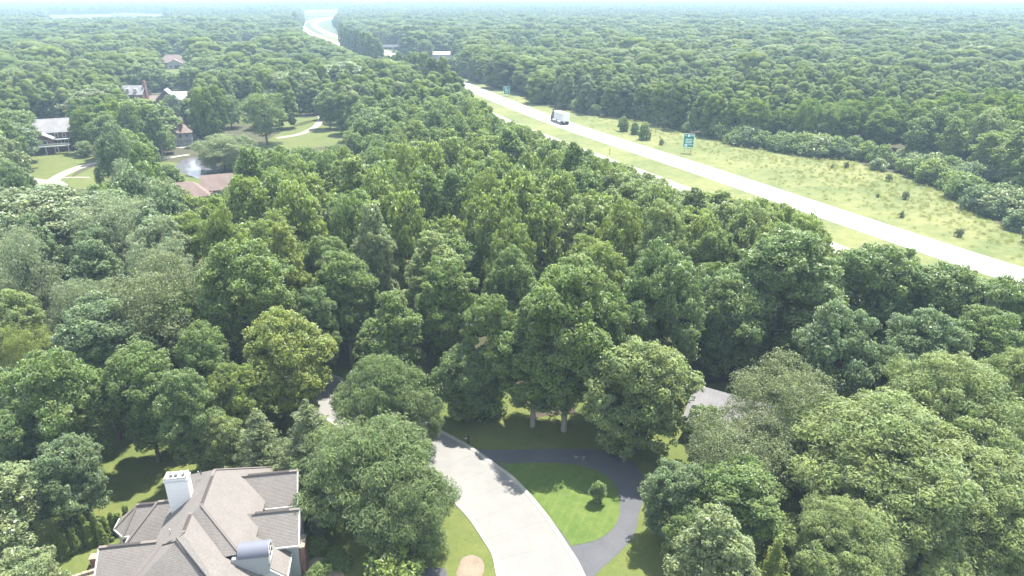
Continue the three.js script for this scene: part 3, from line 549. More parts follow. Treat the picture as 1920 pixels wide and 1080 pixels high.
const pickTint = (t, r) => {
  const u = Math.min(0.999, Math.max(0, 0.6 * r() + 0.4 * (t.lf ?? r())));
  if (t.right || t.D > 330) return FARMIX[Math.floor(u * 8)];
  if (RESIDE(t.x, t.z)) return u < 0.45 ? 'mid' : u < 0.65 ? 'dark' : u < 0.82 ? 'fresh' : u < 0.93 ? 'pale' : 'olive';
  if (t.cx < 330 && t.D < 200) return u < 0.3 ? 'silver' : u < 0.6 ? 'blue' : u < 0.85 ? 'mid' : 'olive';
  if (t.cx > 1130 && t.D > 120) return u < 0.5 ? 'fresh' : u < 0.75 ? 'light' : u < 0.9 ? 'mid' : 'olive';
  return u < 0.42 ? 'mid' : u < 0.74 ? 'fresh' : u < 0.86 ? 'dark' : u < 0.94 ? 'light' : 'olive';
};
const WORD = { mid: 'mid-green', fresh: 'fresh green', yellow: 'yellow-green', olive: 'olive-green', dark: 'dark green', deep: 'deep green', blue: 'bluish-green', silver: 'silvery', pale: 'pale green', light: 'light green' };
const FORM = { oak_mid: 'tall oval', maple_mid: 'round', tulip_mid: 'narrow pointed', elm_mid: 'fine-leaved', ash_mid: 'spreading', oak: 'tall oval', maple: 'round', tulip: 'narrow pointed' };
fillList.sort((a, b) => Math.hypot(a.x, a.z) - Math.hypot(b.x, b.z));
const rest = [];
{
  const r = rngOf(77); let n = 0;
  for (const t of fillList) {
    const tint = pickTint(t, r), u = r(); t.tint = tint;
    let kind = tint === 'silver' || tint === 'olive' ? 'elm' : u < 0.45 ? 'oak' : u < 0.76 ? 'maple' : u < 0.90 ? 'tulip' : 'ash';
    if (kind === 'ash') t.rad *= 1.1;
    const visible = t.cx > -60 && t.cx < 1980;
    if (visible && n < 330) {
      const where = t.right ? 'in the wood across the highway' : RESIDE(t.x, t.z) ? 'in the woods around the houses at left' : 'in the closed wood between street and highway';
      const k = t.D < 118 ? kind : kind + '_mid'; n++;
      plant(k, t.x, t.z, t.h, t.rad, tint, `${WORD[tint]} ${FORM[kind + '_mid']} tree ${where}`, 'tree', `${WORD[tint]} ${FORM[kind + '_mid']} trees ${where}`);
    } else { t.kind = kind + '_mid'; rest.push(t); }
  }
  console.log('fill', fillList.length, 'single', n, 'farthest', fillList[Math.min(fillList.length - 1, n)].D);
}
function instanced(name, geo, list, parent, mat) {             // list: { x, z, h, rad, tint, gh, gr }
  const m = new THREE.InstancedMesh(geo, mat, list.length), q = new THREE.Quaternion(), up = V3(0, 1, 0), r = rngOf(list.length + 9), c = new THREE.Color(), X = new THREE.Matrix4();
  list.forEach((t, i) => { q.setFromAxisAngle(up, r() * 6.283); X.compose(V3(t.x, t.y || 0, t.z), q, V3(t.rad / t.gr, t.h / t.gh, t.rad / t.gr)); m.setMatrixAt(i, X); const k = 0.88 + r() * 0.26, T = TINT[t.tint]; m.setColorAt(i, c.setRGB(T[0] * k, T[1] * k, T[2] * k)); });
  m.name = name; m.castShadow = m.receiveShadow = true; parent.add(m); return m;
}
const leafAny = leafMat([1, 1, 1], 0);
{
  const wood = thing('woodland', 0, 0, 0, 0); wood.userData.kind = 'stuff';
  const by = {};
  for (const t of rest) {
    if (t.D < 300) { const S = SHAPES[t.kind], v = Math.abs(Math.round(t.x * 7)) % S.length; t.gh = S[v].h; t.gr = S[v].r; (by[t.kind + v] ||= { g: S[v].crown, l: [] }).l.push(t); }
    else if (t.rad > 7.6) { const v = Math.abs(Math.round(t.x * 7)) % FARBIG.length; t.gh = 23; t.gr = 10; (by['farbig' + v] ||= { g: FARBIG[v], l: [] }).l.push(t); }
    else { const v = Math.abs(Math.round(t.x * 7)) % FAR.length; t.gh = 21; t.gr = 6.3; (by['far' + v] ||= { g: FAR[v], l: [] }).l.push(t); }
  }
  for (const k in by) instanced('crowns', by[k].g, by[k].l, wood, leafAny);
}
{ // the woods that run to the horizon
  const wood = thing('distant_woodland', 0, 0, 0, 0); wood.userData.kind = 'stuff';
  const r = rngOf(991), lists = [[], [], []], tints = ['dark', 'mid', 'mid', 'blue', 'fresh', 'pale'];
  const clear = []; for (let k = 0; k < 70; k++) { const D = 2300 + Math.pow(r(), 1.5) * 9000; clear.push([(r() * 2 - 1) * D * 0.85, -D, 60 + r() * D * 0.06, 40 + r() * D * 0.03]); }
  const step = (D) => Math.max(12.5, D * 0.0085);
  for (let D = 1480; D < 11000; D += step(D) * 0.9) for (let x = -D * 0.82; x < D * 0.82; x += step(D)) {
    const X = x + (r() - 0.5) * step(D) * 0.9, Z = -(D + (r() - 0.5) * step(D) * 0.9), s = step(D) / 12.5;
    if (lineDist(X, Z, farLine.slice(150)) < 45) continue;
    const h = 15 + r() * 8, [cx, cy] = seenAt(X, h * 0.8, Z); if (inOpen(cx, cy) || inOpen(cx, seenAt(X, h * 0.3, Z)[1])) continue;
    if (clear.some(([a, b, p, q]) => ((X - a) / p) ** 2 + ((Z - b) / q) ** 2 < 1)) continue;
    lists[Math.floor(r() * 3)].push({ x: X, z: Z, h: h * (0.75 + 0.25 * Math.min(2, s)), rad: 8.6 * s, tint: tints[Math.floor(Math.min(5.99, Math.max(0, 6 * (0.4 * r() + 0.6 * (0.5 + 0.5 * Math.sin(X * 0.008 + 2 * Math.sin(Z * 0.003)) * Math.cos(Z * 0.005 + Math.sin(X * 0.004)))))))], gh: 22, gr: 13 });
  }
  lists.forEach((l, i) => instanced('crowns', VERYFAR[i], l, wood, leafAny));
  console.log('distant', lists.map((l) => l.length));
}
// ---------- the house in the lower left ----------
const shingleTex = (() => {
  const n = 512, r = rngOf(61), f = layered(n, [[3, 1], [9, 0.8], [40, 0.6]], 62), tabs = new Float32Array(32 * 64).map(() => r());
  return colourTex(n, (i, j) => { const row = Math.floor(j / 16), k = tabs[(row * 32 + Math.floor((i + (row % 3) * 5) / 16) % 32) % tabs.length], m = 0.30 + 0.35 * f[j * n + i] + 0.35 * k; return mix3([0.100, 0.090, 0.085], [0.170, 0.154, 0.146], m); }, 4.6);
})();
const courseTex = (() => { const n = 256, d = new Uint8Array(n * n * 4), r = rngOf(63); for (let j = 0; j < n; j++) { const s = (j % 8) / 8; for (let i = 0; i < n; i++) { const v = 40 + 170 * (1 - s) + r() * 30, o = (j * n + i) * 4; d[o] = d[o + 1] = d[o + 2] = v; d[o + 3] = 255; } } const t = new THREE.DataTexture(d, n, n); t.wrapS = t.wrapT = THREE.RepeatWrapping; t.magFilter = THREE.LinearFilter; t.repeat.set(1 / 4.6, 1 / 4.6); t.needsUpdate = true; return t; })();
const B = {
  shingle: std([1, 1, 1], 0.95, { map: shingleTex, bumpMap: courseTex, bumpScale: 0.035 }), trim: std([0.44, 0.435, 0.43], 0.5), siding: std([0.24, 0.255, 0.27], 0.7), stucco: std([0.36, 0.355, 0.34], 0.85),
  vent: std([0.035, 0.028, 0.026], 0.8), cap: std([0.125, 0.108, 0.102], 0.95), metal: std([0.105, 0.112, 0.145], 0.7), pane: new THREE.MeshPhysicalMaterial({ color: rgb(0.03, 0.035, 0.04), roughness: 0.06, specularIntensity: 1 }),
  flue: std([0.05, 0.05, 0.055], 0.6), brick: std([1, 1, 1], 0.95, { map: mottled([0.13, 0.060, 0.045], [0.24, 0.13, 0.10], [[16, 1], [64, 1]], 71, 3, 256, 0.25) }), tan: std([0.22, 0.185, 0.145], 0.9),
};
const L3 = ([e, n, u]) => V3(e, u, -n);
function slab(name, pts, thick, mat, parent) {               // a flat roof slope of some thickness, pts [east, north, up]
  const P = pts.map(L3), nrm = V3(0, 0, 0);
  for (let i = 0; i < P.length; i++) { const a = P[i], b = P[(i + 1) % P.length]; nrm.x += (a.y - b.y) * (a.z + b.z); nrm.y += (a.z - b.z) * (a.x + b.x); nrm.z += (a.x - b.x) * (a.y + b.y); }
  nrm.normalize(); if (nrm.y < 0) { nrm.negate(); P.reverse(); }
  const h = V3(0, 1, 0).cross(nrm); if (h.length() < 1e-3) h.set(1, 0, 0); h.normalize(); const s = nrm.clone().cross(h);
  const q = P.map((p) => new THREE.Vector2(p.dot(h), p.dot(s))), tri = THREE.ShapeUtils.triangulateShape(q, []), pos = [], uv = [];
  const put = (p, u) => { pos.push(p.x, p.y, p.z); uv.push(u.x, u.y); }, D = P.map((p) => p.clone().addScaledVector(nrm, -thick));
  for (const [a, b, c] of tri) { put(P[a], q[a]); put(P[b], q[b]); put(P[c], q[c]); put(D[a], q[a]); put(D[c], q[c]); put(D[b], q[b]); }
  for (let i = 0; i < P.length; i++) { const j = (i + 1) % P.length, z = new THREE.Vector2(0, 0); put(P[i], z); put(D[i], z); put(P[j], z); put(P[j], z); put(D[i], z); put(D[j], z); }
  const g = new THREE.BufferGeometry(); g.setAttribute('position', new THREE.Float32BufferAttribute(pos, 3)); g.setAttribute('uv', new THREE.Float32BufferAttribute(uv, 2)); g.computeVertexNormals();
  return mesh(name, g, mat, parent);
}
function bar(name, a, b, w, h, mat, parent, lift = 0) {       // a straight member between two points
  const A = L3(a), Bq = L3(b), l = A.distanceTo(Bq), g = new THREE.BoxGeometry(w, h, l), m = mesh(name, g, mat, parent);
  m.position.copy(A).lerp(Bq, 0.5); m.position.y += lift; m.lookAt(Bq.clone().setY(Bq.y + lift)); 
  return m;
}
function aim(m, a, b, lift) { const A = L3(a), C = L3(b), d = C.clone().sub(A), x = V3(0, 1, 0).cross(d).normalize(), y = d.clone().normalize().cross(x).multiplyScalar(-1).negate(), z = d.clone().normalize(), M4 = new THREE.Matrix4().makeBasis(x, z.clone().cross(x), z); m.quaternion.setFromRotationMatrix(M4); m.position.copy(A).lerp(C, 0.5); m.position.y += lift; return m; }
function beam(name, a, b, w, h, mat, parent, lift = 0) { return aim(mesh(name, new THREE.BoxGeometry(w, h, L3(a).distanceTo(L3(b))), mat, parent), a, b, lift); }
function block(name, e0, e1, n0, n1, u0, u1, mat, parent) { const g = new THREE.BoxGeometry(e1 - e0, u1 - u0, n1 - n0), m = mesh(name, g, mat, parent); m.position.set((e0 + e1) / 2, (u0 + u1) / 2, -(n0 + n1) / 2); return m; }
{
  const ho = thing('house', -37, 0, -62, 9 * Math.PI / 180, 'big house with steep pinkish-brown shingle roofs and a wide white chimney, lower left', 'house');
  const S = (pts, name = 'roof') => slab(name, pts, 0.16, B.shingle, ho);
  // main hip
  S([[4.3, -0.4, 10], [4.3, -6.2, 10], [8.4, -10.2, 6.72], [12.6, -10.45, 3.36], [12.6, -7.15, 3.36], [9.3, -7.15, 6.0], [9.3, 4.6, 6.0]]);
  S([[4.3, -0.4, 10], [4.3, -6.2, 10], [3.3, -6.75, 9.2], [-1, -6.75, 5.76], [-1, 4.9, 5.76]]);
  S([[4.3, -0.4, 10], [9.3, 4.6, 6.0], [-1, 4.9, 5.76]]);
  S([[4.3, -6.2, 10], [3.3, -6.75, 9.3], [6.9, -10.25, 6.6], [8.4, -10.2, 6.72]]);
  S([[8.55, -10.3, 6.55], [12.55, -10.5, 3.3], [12.55, -10.5, 2.0], [8.55, -10.3, 4.9]], 'gable_end').material = B.stucco;
  // second hip in front of it
  S([[3.3, -6.6, 9.5], [3.3, -9.5, 9.5], [2.75, -9.9, 9.06], [0.9, -8.6, 7.6], [-3.6, -13.1, 3.98], [-3.6, -9.2, 3.98], [-0.8, -6.45, 6.22]]);
  S([[3.3, -6.6, 9.5], [3.3, -9.5, 9.5], [2.75, -9.9, 9.35], [8.9, -16, 5.02], [11, -16, 3.34], [11, -10.55, 3.34], [6.9, -10.3, 6.62]]);
  S([[0.9, -8.6, 7.62], [2.75, -9.9, 9.0], [8.4, -15.6, 4.6], [-4.2, -13.7, 3.5]]);
  // west wing
  S([[-5.7, -7.4, 7], [0.7, -7.4, 7], [0.7, -12.6, 2.85], [-5.7, -12.6, 2.85]]);
  S([[-5.7, -7.4, 7], [0.7, -7.4, 7], [0.7, -4.9, 5], [-5.7, -4.9, 5]]);
  // low hip and bay at the back
  S([[-2.5, 0.2, 6], [0.2, 0.2, 6], [0.2, -2.85, 3], [-5.6, -2.85, 3]]);
  S([[-2.5, 0.2, 6], [-5.6, -2.85, 3], [-5.6, 3.2, 3]]); S([[-2.5, 0.2, 6], [0.2, 0.2, 6], [0.2, 3.2, 3], [-5.6, 3.2, 3]]);
  S([[-5.0, 0.8, 5.4], [-3.0, 0.8, 5.4], [-3.4, -1.5, 3.05], [-6.2, -1.5, 3.05]]); S([[-5.0, 0.8, 5.4], [-6.2, -1.5, 3.05], [-7.6, -0.1, 3.05]]); S([[-5.0, 0.8, 5.4], [-7.6, -0.1, 3.05], [-7.6, 1.7, 3.05]]);
  S([[-5.0, 0.8, 5.4], [-7.6, 1.7, 3.05], [-6.2, 3.1, 3.05], [-3.0, 3.1, 3.05], [-3.0, 0.8, 5.4]]);
  // east wings
  S([[5.9, 0.6, 8.1], [12.8, 0.6, 8.1], [12.8, -2.2, 5.4], [5.9, -2.2, 5.4]]); S([[5.9, 0.6, 8.1], [12.8, 0.6, 8.1], [12.8, 3.4, 5.4], [5.9, 3.4, 5.4]]);
  S([[8.0, -4.7, 7.0], [13.5, -4.7, 7.0], [13.5, -7.5, 4.5], [8.0, -7.5, 4.5]]); S([[8.0, -4.7, 7.0], [13.5, -4.7, 7.0], [13.5, -2.3, 5.0], [8.0, -2.3, 5.0]]);
  // walls
  const W = (e0, e1, n0, n1, u0, u1, m = B.stucco) => block('wall', e0, e1, n0, n1, u0, u1, m, ho);
  W(-0.6, 9.0, -14, 4.4, 0, 3.2); W(0.4, 8.2, -13, 3.6, 3.2, 5.4); W(8.6, 12.5, -1.9, 3.0, 0, 5.2); W(8.2, 13.2, -7.1, -2.7, 0, 4.7, B.siding); W(-5.3, -0.6, -12.2, -5.3, 0, 3.2); W(-5.2, -0.6, -2.5, 2.8, 0, 2.95); W(-6.9, -5.2, -0.9, 2.3, 0, 2.95); W(9.0, 12.2, -10.2, -7.1, 0, 3.0);
  slab('gable_wall', [[13.2, -7.1, 4.7], [13.2, -4.7, 6.8], [13.2, -2.7, 5.1], [13.2, -2.7, 4.6]], 0.2, B.siding, ho); slab('gable_wall', [[12.5, -1.9, 5.2], [12.5, 0.6, 7.7], [12.5, 3.0, 5.2]], 0.2, B.stucco, ho);
  // chimney stack beside the ridge, with cap and flues
  const ch = block('chimney', -0.25, 2.05, -2.55, -1.35, 3, 10.75, std([0.64, 0.64, 0.64], 0.6), ho); ch.geometry = new RoundedBoxGeometry(2.3, 7.75, 1.2, 2, 0.04);
  const onCh = (name, e0, e1, n0, n1, u0, u1, m) => { const x = block(name, e0, e1, n0, n1, u0, u1, m, ch); x.position.sub(ch.position); return x; };
  onCh('chimney_band', -0.33, 2.13, -2.63, -1.27, 10.45, 10.62, B.trim); 
  for (const [a, b] of [[-0.22, 0.02], [1.78, 2.02], [1.12, 1.28]]) onCh('chimney_cap', a, b, -2.55, -1.35, 10.75, 10.98, B.trim);
  onCh('chimney_cap', 0.02, 1.78, -2.55, -2.46, 10.752, 10.93, B.trim); onCh('chimney_cap', 0.02, 1.78, -1.44, -1.35, 10.752, 10.93, B.trim);
  for (const e of [0.12, 0.62, 1.36]) { const f = mesh('flue', new THREE.CylinderGeometry(0.19, 0.19, 0.2, 14, 1), B.flue, ch); f.position.set(e + 0.2 - 0.9, 10.83 - 6.875, 1.95 - 1.95); }
  // ridge caps and the long ridge vents
  const ridge = (a, b, ventFrom, ventTo) => { beam('ridge_cap', a, b, 0.34, 0.06, B.cap, ho, 0.035); if (ventTo) { const A = V3(...a), C = V3(...b), p = A.clone().lerp(C, ventFrom).toArray(), q = A.clone().lerp(C, ventTo).toArray(); beam('ridge_vent', p, q, 0.30, 0.09, B.vent, ho, 0.05); } };
  ridge([4.3, -0.4, 10], [4.3, -6.2, 10], 0.2, 0.97); ridge([3.3, -6.6, 9.5], [3.3, -9.5, 9.5], 0.12, 0.9); ridge([-5.7, -7.4, 7], [-0.2, -7.4, 7], 0.15, 0.72); ridge([6.6, 0.6, 8.1], [12.8, 0.6, 8.1], 0.12, 0.85); ridge([8.6, -4.7, 7.0], [13.5, -4.7, 7.0], 0.06, 0.78);
  ridge([-5.0, 0.8, 5.4], [-3.0, 0.8, 5.4], 0.1, 0.95); ridge([-2.5, 0.2, 6], [-0.2, 0.2, 6], 0.3, 0.7); ridge([0.9, -8.6, 7.62], [2.75, -9.9, 9.0], 0.35, 0.65);
  for (const [a, b] of [[[4.3, -6.2, 10], [8.4, -10.2, 6.72]], [[2.75, -9.9, 9.1], [8.4, -15.4, 4.7]], [[0.9, -8.6, 7.65], [-3.6, -13.1, 3.98]], [[-2.5, 0.2, 6], [-5.6, -2.85, 3]], [[-5, 0.8, 5.4], [-6.2, -1.5, 3.05]], [[4.3, -0.4, 10], [9.3, 4.6, 6]], [[3.3, -9.5, 9.5], [2.75, -9.9, 9.2]], [[-5, 0.8, 5.4], [-7.6, -0.1, 3.05]]]) beam('hip_cap', a, b, 0.26, 0.05, B.cap, ho, 0.03);
  // white gutters and rake boards
  for (const [a, b] of [[[-7.6, -0.1, 3.05], [-6.2, -1.5, 3.05]], [[-6.2, -1.5, 3.05], [-5.4, -1.5, 3.05]], [[-7.6, -0.1, 3.05], [-7.6, 1.7, 3.05]], [[-5.6, -2.85, 3], [-1.0, -2.85, 3]], [[-5.6, -2.85, 3], [-5.6, -0.9, 3]], [[-0.8, -6.45, 6.22], [-2.7, -8.3, 4.72]], [[8.2, -7.5, 4.5], [13.5, -7.5, 4.5]], [[12.6, -10.45, 3.36], [12.6, -7.2, 3.36]], [[-5.7, -12.6, 2.85], [-5.7, -7.4, 7]], [[13.5, -7.5, 4.5], [13.5, -4.7, 7]], [[13.5, -4.7, 7], [13.5, -2.3, 5]], [[12.8, -2.2, 5.4], [12.8, 0.6, 8.1]], [[9.3, -2.2, 5.4], [12.8, -2.2, 5.4]]]) beam('gutter', a, b, 0.14, 0.2, B.trim, ho, -0.07);
  // barrel dormer with an arched window
  {
    const sh = new THREE.Shape(); sh.absarc(0, 0, 1.0, 0, Math.PI, false); sh.absarc(0, 0, 0.9, Math.PI, 0, true);
    const g = new THREE.ExtrudeGeometry(sh, { depth: 3.0, bevelEnabled: false, curveSegments: 20 }); g.rotateY(Math.PI / 2);
    const d = mesh('dormer_roof', g, B.metal, ho); d.position.set(8.2, 6.45, 9.75);
    block('dormer_wall', 7.6, 11.05, -10.66, -8.84, 4.2, 6.45, B.siding, ho);
    const fr = new THREE.Shape(); fr.absarc(0, 0, 0.98, 0, Math.PI, false); fr.lineTo(-0.98, -0.95); fr.lineTo(0.98, -0.95); fr.closePath();
    const hole = new THREE.Path(); hole.absarc(0, 0, 0.72, 0, Math.PI, false); hole.lineTo(-0.72, -0.75); hole.lineTo(0.72, -0.75); hole.closePath(); fr.holes.push(hole);
    const fg = new THREE.ExtrudeGeometry(fr, { depth: 0.14, bevelEnabled: false, curveSegments: 18 }); fg.rotateY(Math.PI / 2);
    const w = mesh('window', fg, B.trim, ho); w.position.set(11.08, 6.45, 9.75);
    const ps = new THREE.Shape(); ps.absarc(0, 0, 0.74, 0, Math.PI, false); ps.lineTo(-0.74, -0.77); ps.lineTo(0.74, -0.77); ps.closePath(); const pg = new THREE.ExtrudeGeometry(ps, { depth: 0.03, bevelEnabled: false, curveSegments: 16 }); pg.rotateY(Math.PI / 2); mesh('pane', pg, B.pane, w).position.x = 0.02;
    const m1 = mesh('muntin', new THREE.BoxGeometry(0.05, 1.45, 0.05), B.trim, w); m1.position.set(0.08, 0, 0); const m2 = mesh('muntin', new THREE.BoxGeometry(0.05, 0.05, 1.45), B.trim, w); m2.position.set(0.085, 0, 0);
  }
  // vent pipes, brick flank, arched window by the path
  for (const [e, n, u, m] of [[1.3, -7.5, 8.2, B.trim], [2.6, 0.2, 9.3, B.flue], [2.2, 0.6, 9.0, B.trim]]) { const p = mesh('vent_pipe', new THREE.CylinderGeometry(0.06, 0.06, 0.5, 8), m, ho); p.position.set(e, u, -n); }
  block('brick_pier', 13.2, 13.75, -6.7, -4.9, 0, 3.4, B.brick, ho); block('pier_cap', 13.15, 13.85, -6.8, -4.8, 3.4, 3.6, B.tan, ho);
  for (const [e, n0, n1] of [[12.52, -1.2, 0.1], [12.52, 1.0, 2.3]]) { const w = block('window', e, e + 0.06, n0, n1, 1.2, 2.8, B.trim, ho); const p = mesh('pane', new THREE.BoxGeometry(0.03, 1.35, n1 - n0 - 0.25), B.pane, w); p.position.x = 0.03; }
  { const w = block('window', -4.2, -2.6, -2.56, -2.5, 0.9, 2.4, B.trim, ho); const p = mesh('pane', new THREE.BoxGeometry(1.35, 1.25, 0.03), B.pane, w); p.position.z = 0.03; }
  { const w = block('window', -6.7, -5.6, -0.96, -0.9, 0.9, 2.4, B.trim, ho); const p = mesh('pane', new THREE.BoxGeometry(0.9, 1.25, 0.03), B.pane, w); p.position.z = 0.03; }
  // brick pier of the patio and the pale step
  const [px, pz] = at(182, 1058); const gp = thing('patio_pier', px, 0, pz, 0.2, 'small brick pier on the pale patio left of the house', 'pier');
  mesh('pier_body', new RoundedBoxGeometry(0.9, 1.1, 0.8, 2, 0.03), B.brick, gp).position.y = 0.55; mesh('pier_top', new RoundedBoxGeometry(1.05, 0.12, 0.95, 2, 0.03), B.tan, gp).position.y = 1.16;
  const [qx, qz] = at(160, 1078); const wl = thing('garden_wall', qx, 0, qz, 0.5, 'low pale stone wall by the patio in front of the hedge', 'wall'); for (let k = 0; k < 5; k++) { const b = mesh('stone', new RoundedBoxGeometry(0.62, 0.42, 0.4, 2, 0.06), B.tan, wl); b.position.set(-1.3 + k * 0.65, 0.2, (k % 2) * 0.03); }
}
// ---------- pale-roofed house among the right trees ----------
function simpleHouse(name, label, p, turn, spec) {            // spec.parts: boxes with hip or gable roofs; local x right, z towards the front
  const o = thing(name, p[0], 0, p[1], turn, label, 'house');
  for (const s of spec.bodies) {
    const [x, z, w, d, h, rise, kind, roofM, wallM] = s, ov = 0.5;
    const wl = mesh('wall', new THREE.BoxGeometry(w, h, d), wallM, o); wl.position.set(x, h / 2, z);
    const R = (pts) => slab('roof', pts, 0.22, roofM, o), e0 = x - w / 2 - ov, e1 = x + w / 2 + ov, n0 = -(z + d / 2 + ov), n1 = -(z - d / 2 - ov), t = h + rise, b = h - 0.15, nm = -z;
    if (kind === 'gx') { R([[e0, nm, t], [e1, nm, t], [e1, n0, b], [e0, n0, b]]); R([[e0, nm, t], [e1, nm, t], [e1, n1, b], [e0, n1, b]]);
      for (const e of [x - w / 2, x + w / 2]) slab('gable', [[e - 0.1, nm, t - 0.3], [e - 0.1, n0 + ov, h - 0.05], [e - 0.1, n1 - ov, h - 0.05]].map(([a, c, u]) => [a, c, u]), 0.2, wallM, o); }
    else if (kind === 'gz') { R([[x, n0, t], [x, n1, t], [e1, n1, b], [e1, n0, b]]); R([[x, n0, t], [x, n1, t], [e0, n1, b], [e0, n0, b]]);
      for (const n of [n0 + ov, n1 - ov]) { const q = [[x, n, t - 0.3], [e0 + ov, n, h - 0.05], [e1 - ov, n, h - 0.05]]; slab('gable', q, 0.2, wallM, o); } }
    else { const k = Math.min(w, d) / 2 * 0.95, X0 = w > d ? x - w / 2 + k : x, X1 = w > d ? x + w / 2 - k : x, N0 = w > d ? nm : n0 + k, N1 = w > d ? nm : n1 - k;
      R([[X0, N0, t], [X1, N0, t], [e1, n0, b], [e0, n0, b]]); R([[X0, N1, t], [X1, N1, t], [e1, n1, b], [e0, n1, b]]); R([[X1, N0, t], [X1, N1, t], [e1, n1, b], [e1, n0, b]].filter((v, i, a) => i === 0 || v.join() !== a[i - 1].join())); R([[X0, N0, t], [X0, N1, t], [e0, n1, b], [e0, n0, b]].filter((v, i, a) => i === 0 || v.join() !== a[i - 1].join())); }
  }
  for (const [x, y, z, w, h, face] of spec.windows || []) {
    const along = face === 'x', f = mesh('window', new THREE.BoxGeometry(along ? 0.16 : w, h, along ? w : 0.16), B.trim, o); f.position.set(x, y, z);
    const pn = mesh('pane', new THREE.BoxGeometry(along ? 0.06 : w - 0.35, h - 0.35, along ? w - 0.35 : 0.06), B.pane, f); pn.position.set(along ? 0.08 * Math.sign(x || 1) : 0, 0, along ? 0 : 0.08);
  }
  for (const [n, x, y, z, w, h, d, m] of spec.blocks || []) { const b = mesh(n, new THREE.BoxGeometry(w, h, d), m, o); b.position.set(x, y, z); }
  return o;
}
const roofGrey = std([1, 1, 1], 0.9, { map: mottled([0.16, 0.155, 0.16], [0.22, 0.215, 0.22], [[6, 1], [50, 1]], 81, 6, 256, 0.08) }), roofPale = std([0.24, 0.25, 0.26], 0.85), roofBrown = std([1, 1, 1], 0.9, { map: mottled([0.125, 0.090, 0.080], [0.18, 0.135, 0.12], [[6, 1], [50, 1]], 82, 6, 256, 0.1) }), darkBrick = std([0.105, 0.065, 0.060], 0.95), redBrick = std([0.20, 0.10, 0.085], 0.95), whiteWall = std([0.34, 0.335, 0.325], 0.8);
const bt = 10 * Math.PI / 180;
simpleHouse('house', 'single-storey house with a pale grey roof, half hidden by the right trees', at(1395, 748, 6.2), -0.55, { bodies: [[0, 0, 13, 9, 3.2, 3.2, 'gx', roofGrey, std([0.30, 0.27, 0.24], 0.9)], [7, 4, 6, 8, 3.0, 2.4, 'gz', roofGrey, std([0.30, 0.27, 0.24], 0.9)]], windows: [[-3, 1.7, 4.5, 1.4, 1.3], [1, 1.7, 4.5, 1.4, 1.3]] });
simpleHouse('house', 'dark brick house with a pale grey roof and white balcony, at the left edge', at(86, 283), 0.42, {
  bodies: [[0, -3, 17, 9, 6.6, 4.0, 'gx', roofGrey, darkBrick], [-6.6, 3, 5.2, 6, 6.4, 2.2, 'gz', roofGrey, darkBrick], [0.6, 3.2, 6.4, 6, 5.0, 2.0, 'gz', roofGrey, darkBrick]],
  windows: [[-6.6, 4.9, 6.05, 3, 1.9], [-6.6, 1.9, 6.05, 3, 1.7], [0.6, 3.9, 6.25, 3.2, 1.4], [4.6, 5.4, 1.55, 1.1, 1.5], [6.9, 5.4, 1.55, 1.1, 1.5], [5.0, 2.9, 1.55, 1.3, 1.6], [7.2, 2.9, 1.55, 1.3, 1.6], [-0.8, 5.6, 1.55, 1.6, 1.3]],
  blocks: [['balcony', 3.0, 2.75, 7.2, 11, 0.25, 2.4, B.trim], ['railing', 3.0, 3.35, 8.3, 11, 0.75, 0.12, B.trim], ['post', -2.3, 1.3, 8.2, 0.3, 2.6, 0.3, B.trim], ['post', 1.6, 1.3, 8.2, 0.3, 2.6, 0.3, B.trim], ['post', 5.2, 1.3, 8.2, 0.3, 2.6, 0.3, B.trim], ['post', 8.3, 1.3, 8.2, 0.3, 2.6, 0.3, B.trim], ['porch_roof', 6.2, 4.2, 2.6, 5.0, 0.25, 2.4, roofPale]],
}).scale.setScalar(1.15);
simpleHouse('house', 'brick house with three white dormers and a tall end chimney', at(250, 196), 0.0, {
  bodies: [[0, 0, 17, 9, 6.2, 4.6, 'gx', roofGrey, redBrick]],
  windows: [[-5, 4.6, 4.55, 1.2, 1.8], [-1.5, 4.6, 4.55, 1.2, 1.8], [2, 4.6, 4.55, 1.2, 1.8], [5.5, 4.6, 4.55, 1.2, 1.8], [-5, 1.8, 4.55, 1.2, 1.8], [2, 1.8, 4.55, 1.2, 1.8]],
  blocks: [['dormer', -4.5, 8.2, 2.6, 1.7, 2.3, 2.4, B.trim], ['dormer', 0.2, 8.2, 2.6, 1.7, 2.3, 2.4, B.trim], ['dormer', 4.6, 8.2, 2.6, 1.7, 2.3, 2.4, B.trim], ['chimney', 8.7, 6.6, 0, 1.2, 13.2, 2.0, redBrick]],
});
simpleHouse('house', 'house with steep pale grey-white roofs right of the dormered house', at(320, 198), 0.25, { bodies: [[-1, 0, 10, 9, 4.2, 5.2, 'gz', roofPale, darkBrick], [6.5, -2, 8, 8, 3.6, 4.0, 'gx', std([0.30, 0.34, 0.31], 0.9), whiteWall], [-7, -2, 6, 7, 3.4, 2.4, 'gx', roofBrown, darkBrick]], windows: [[-2.5, 2.2, 4.55, 1.2, 1.6], [1, 2.2, 4.55, 1.2, 1.6]] });
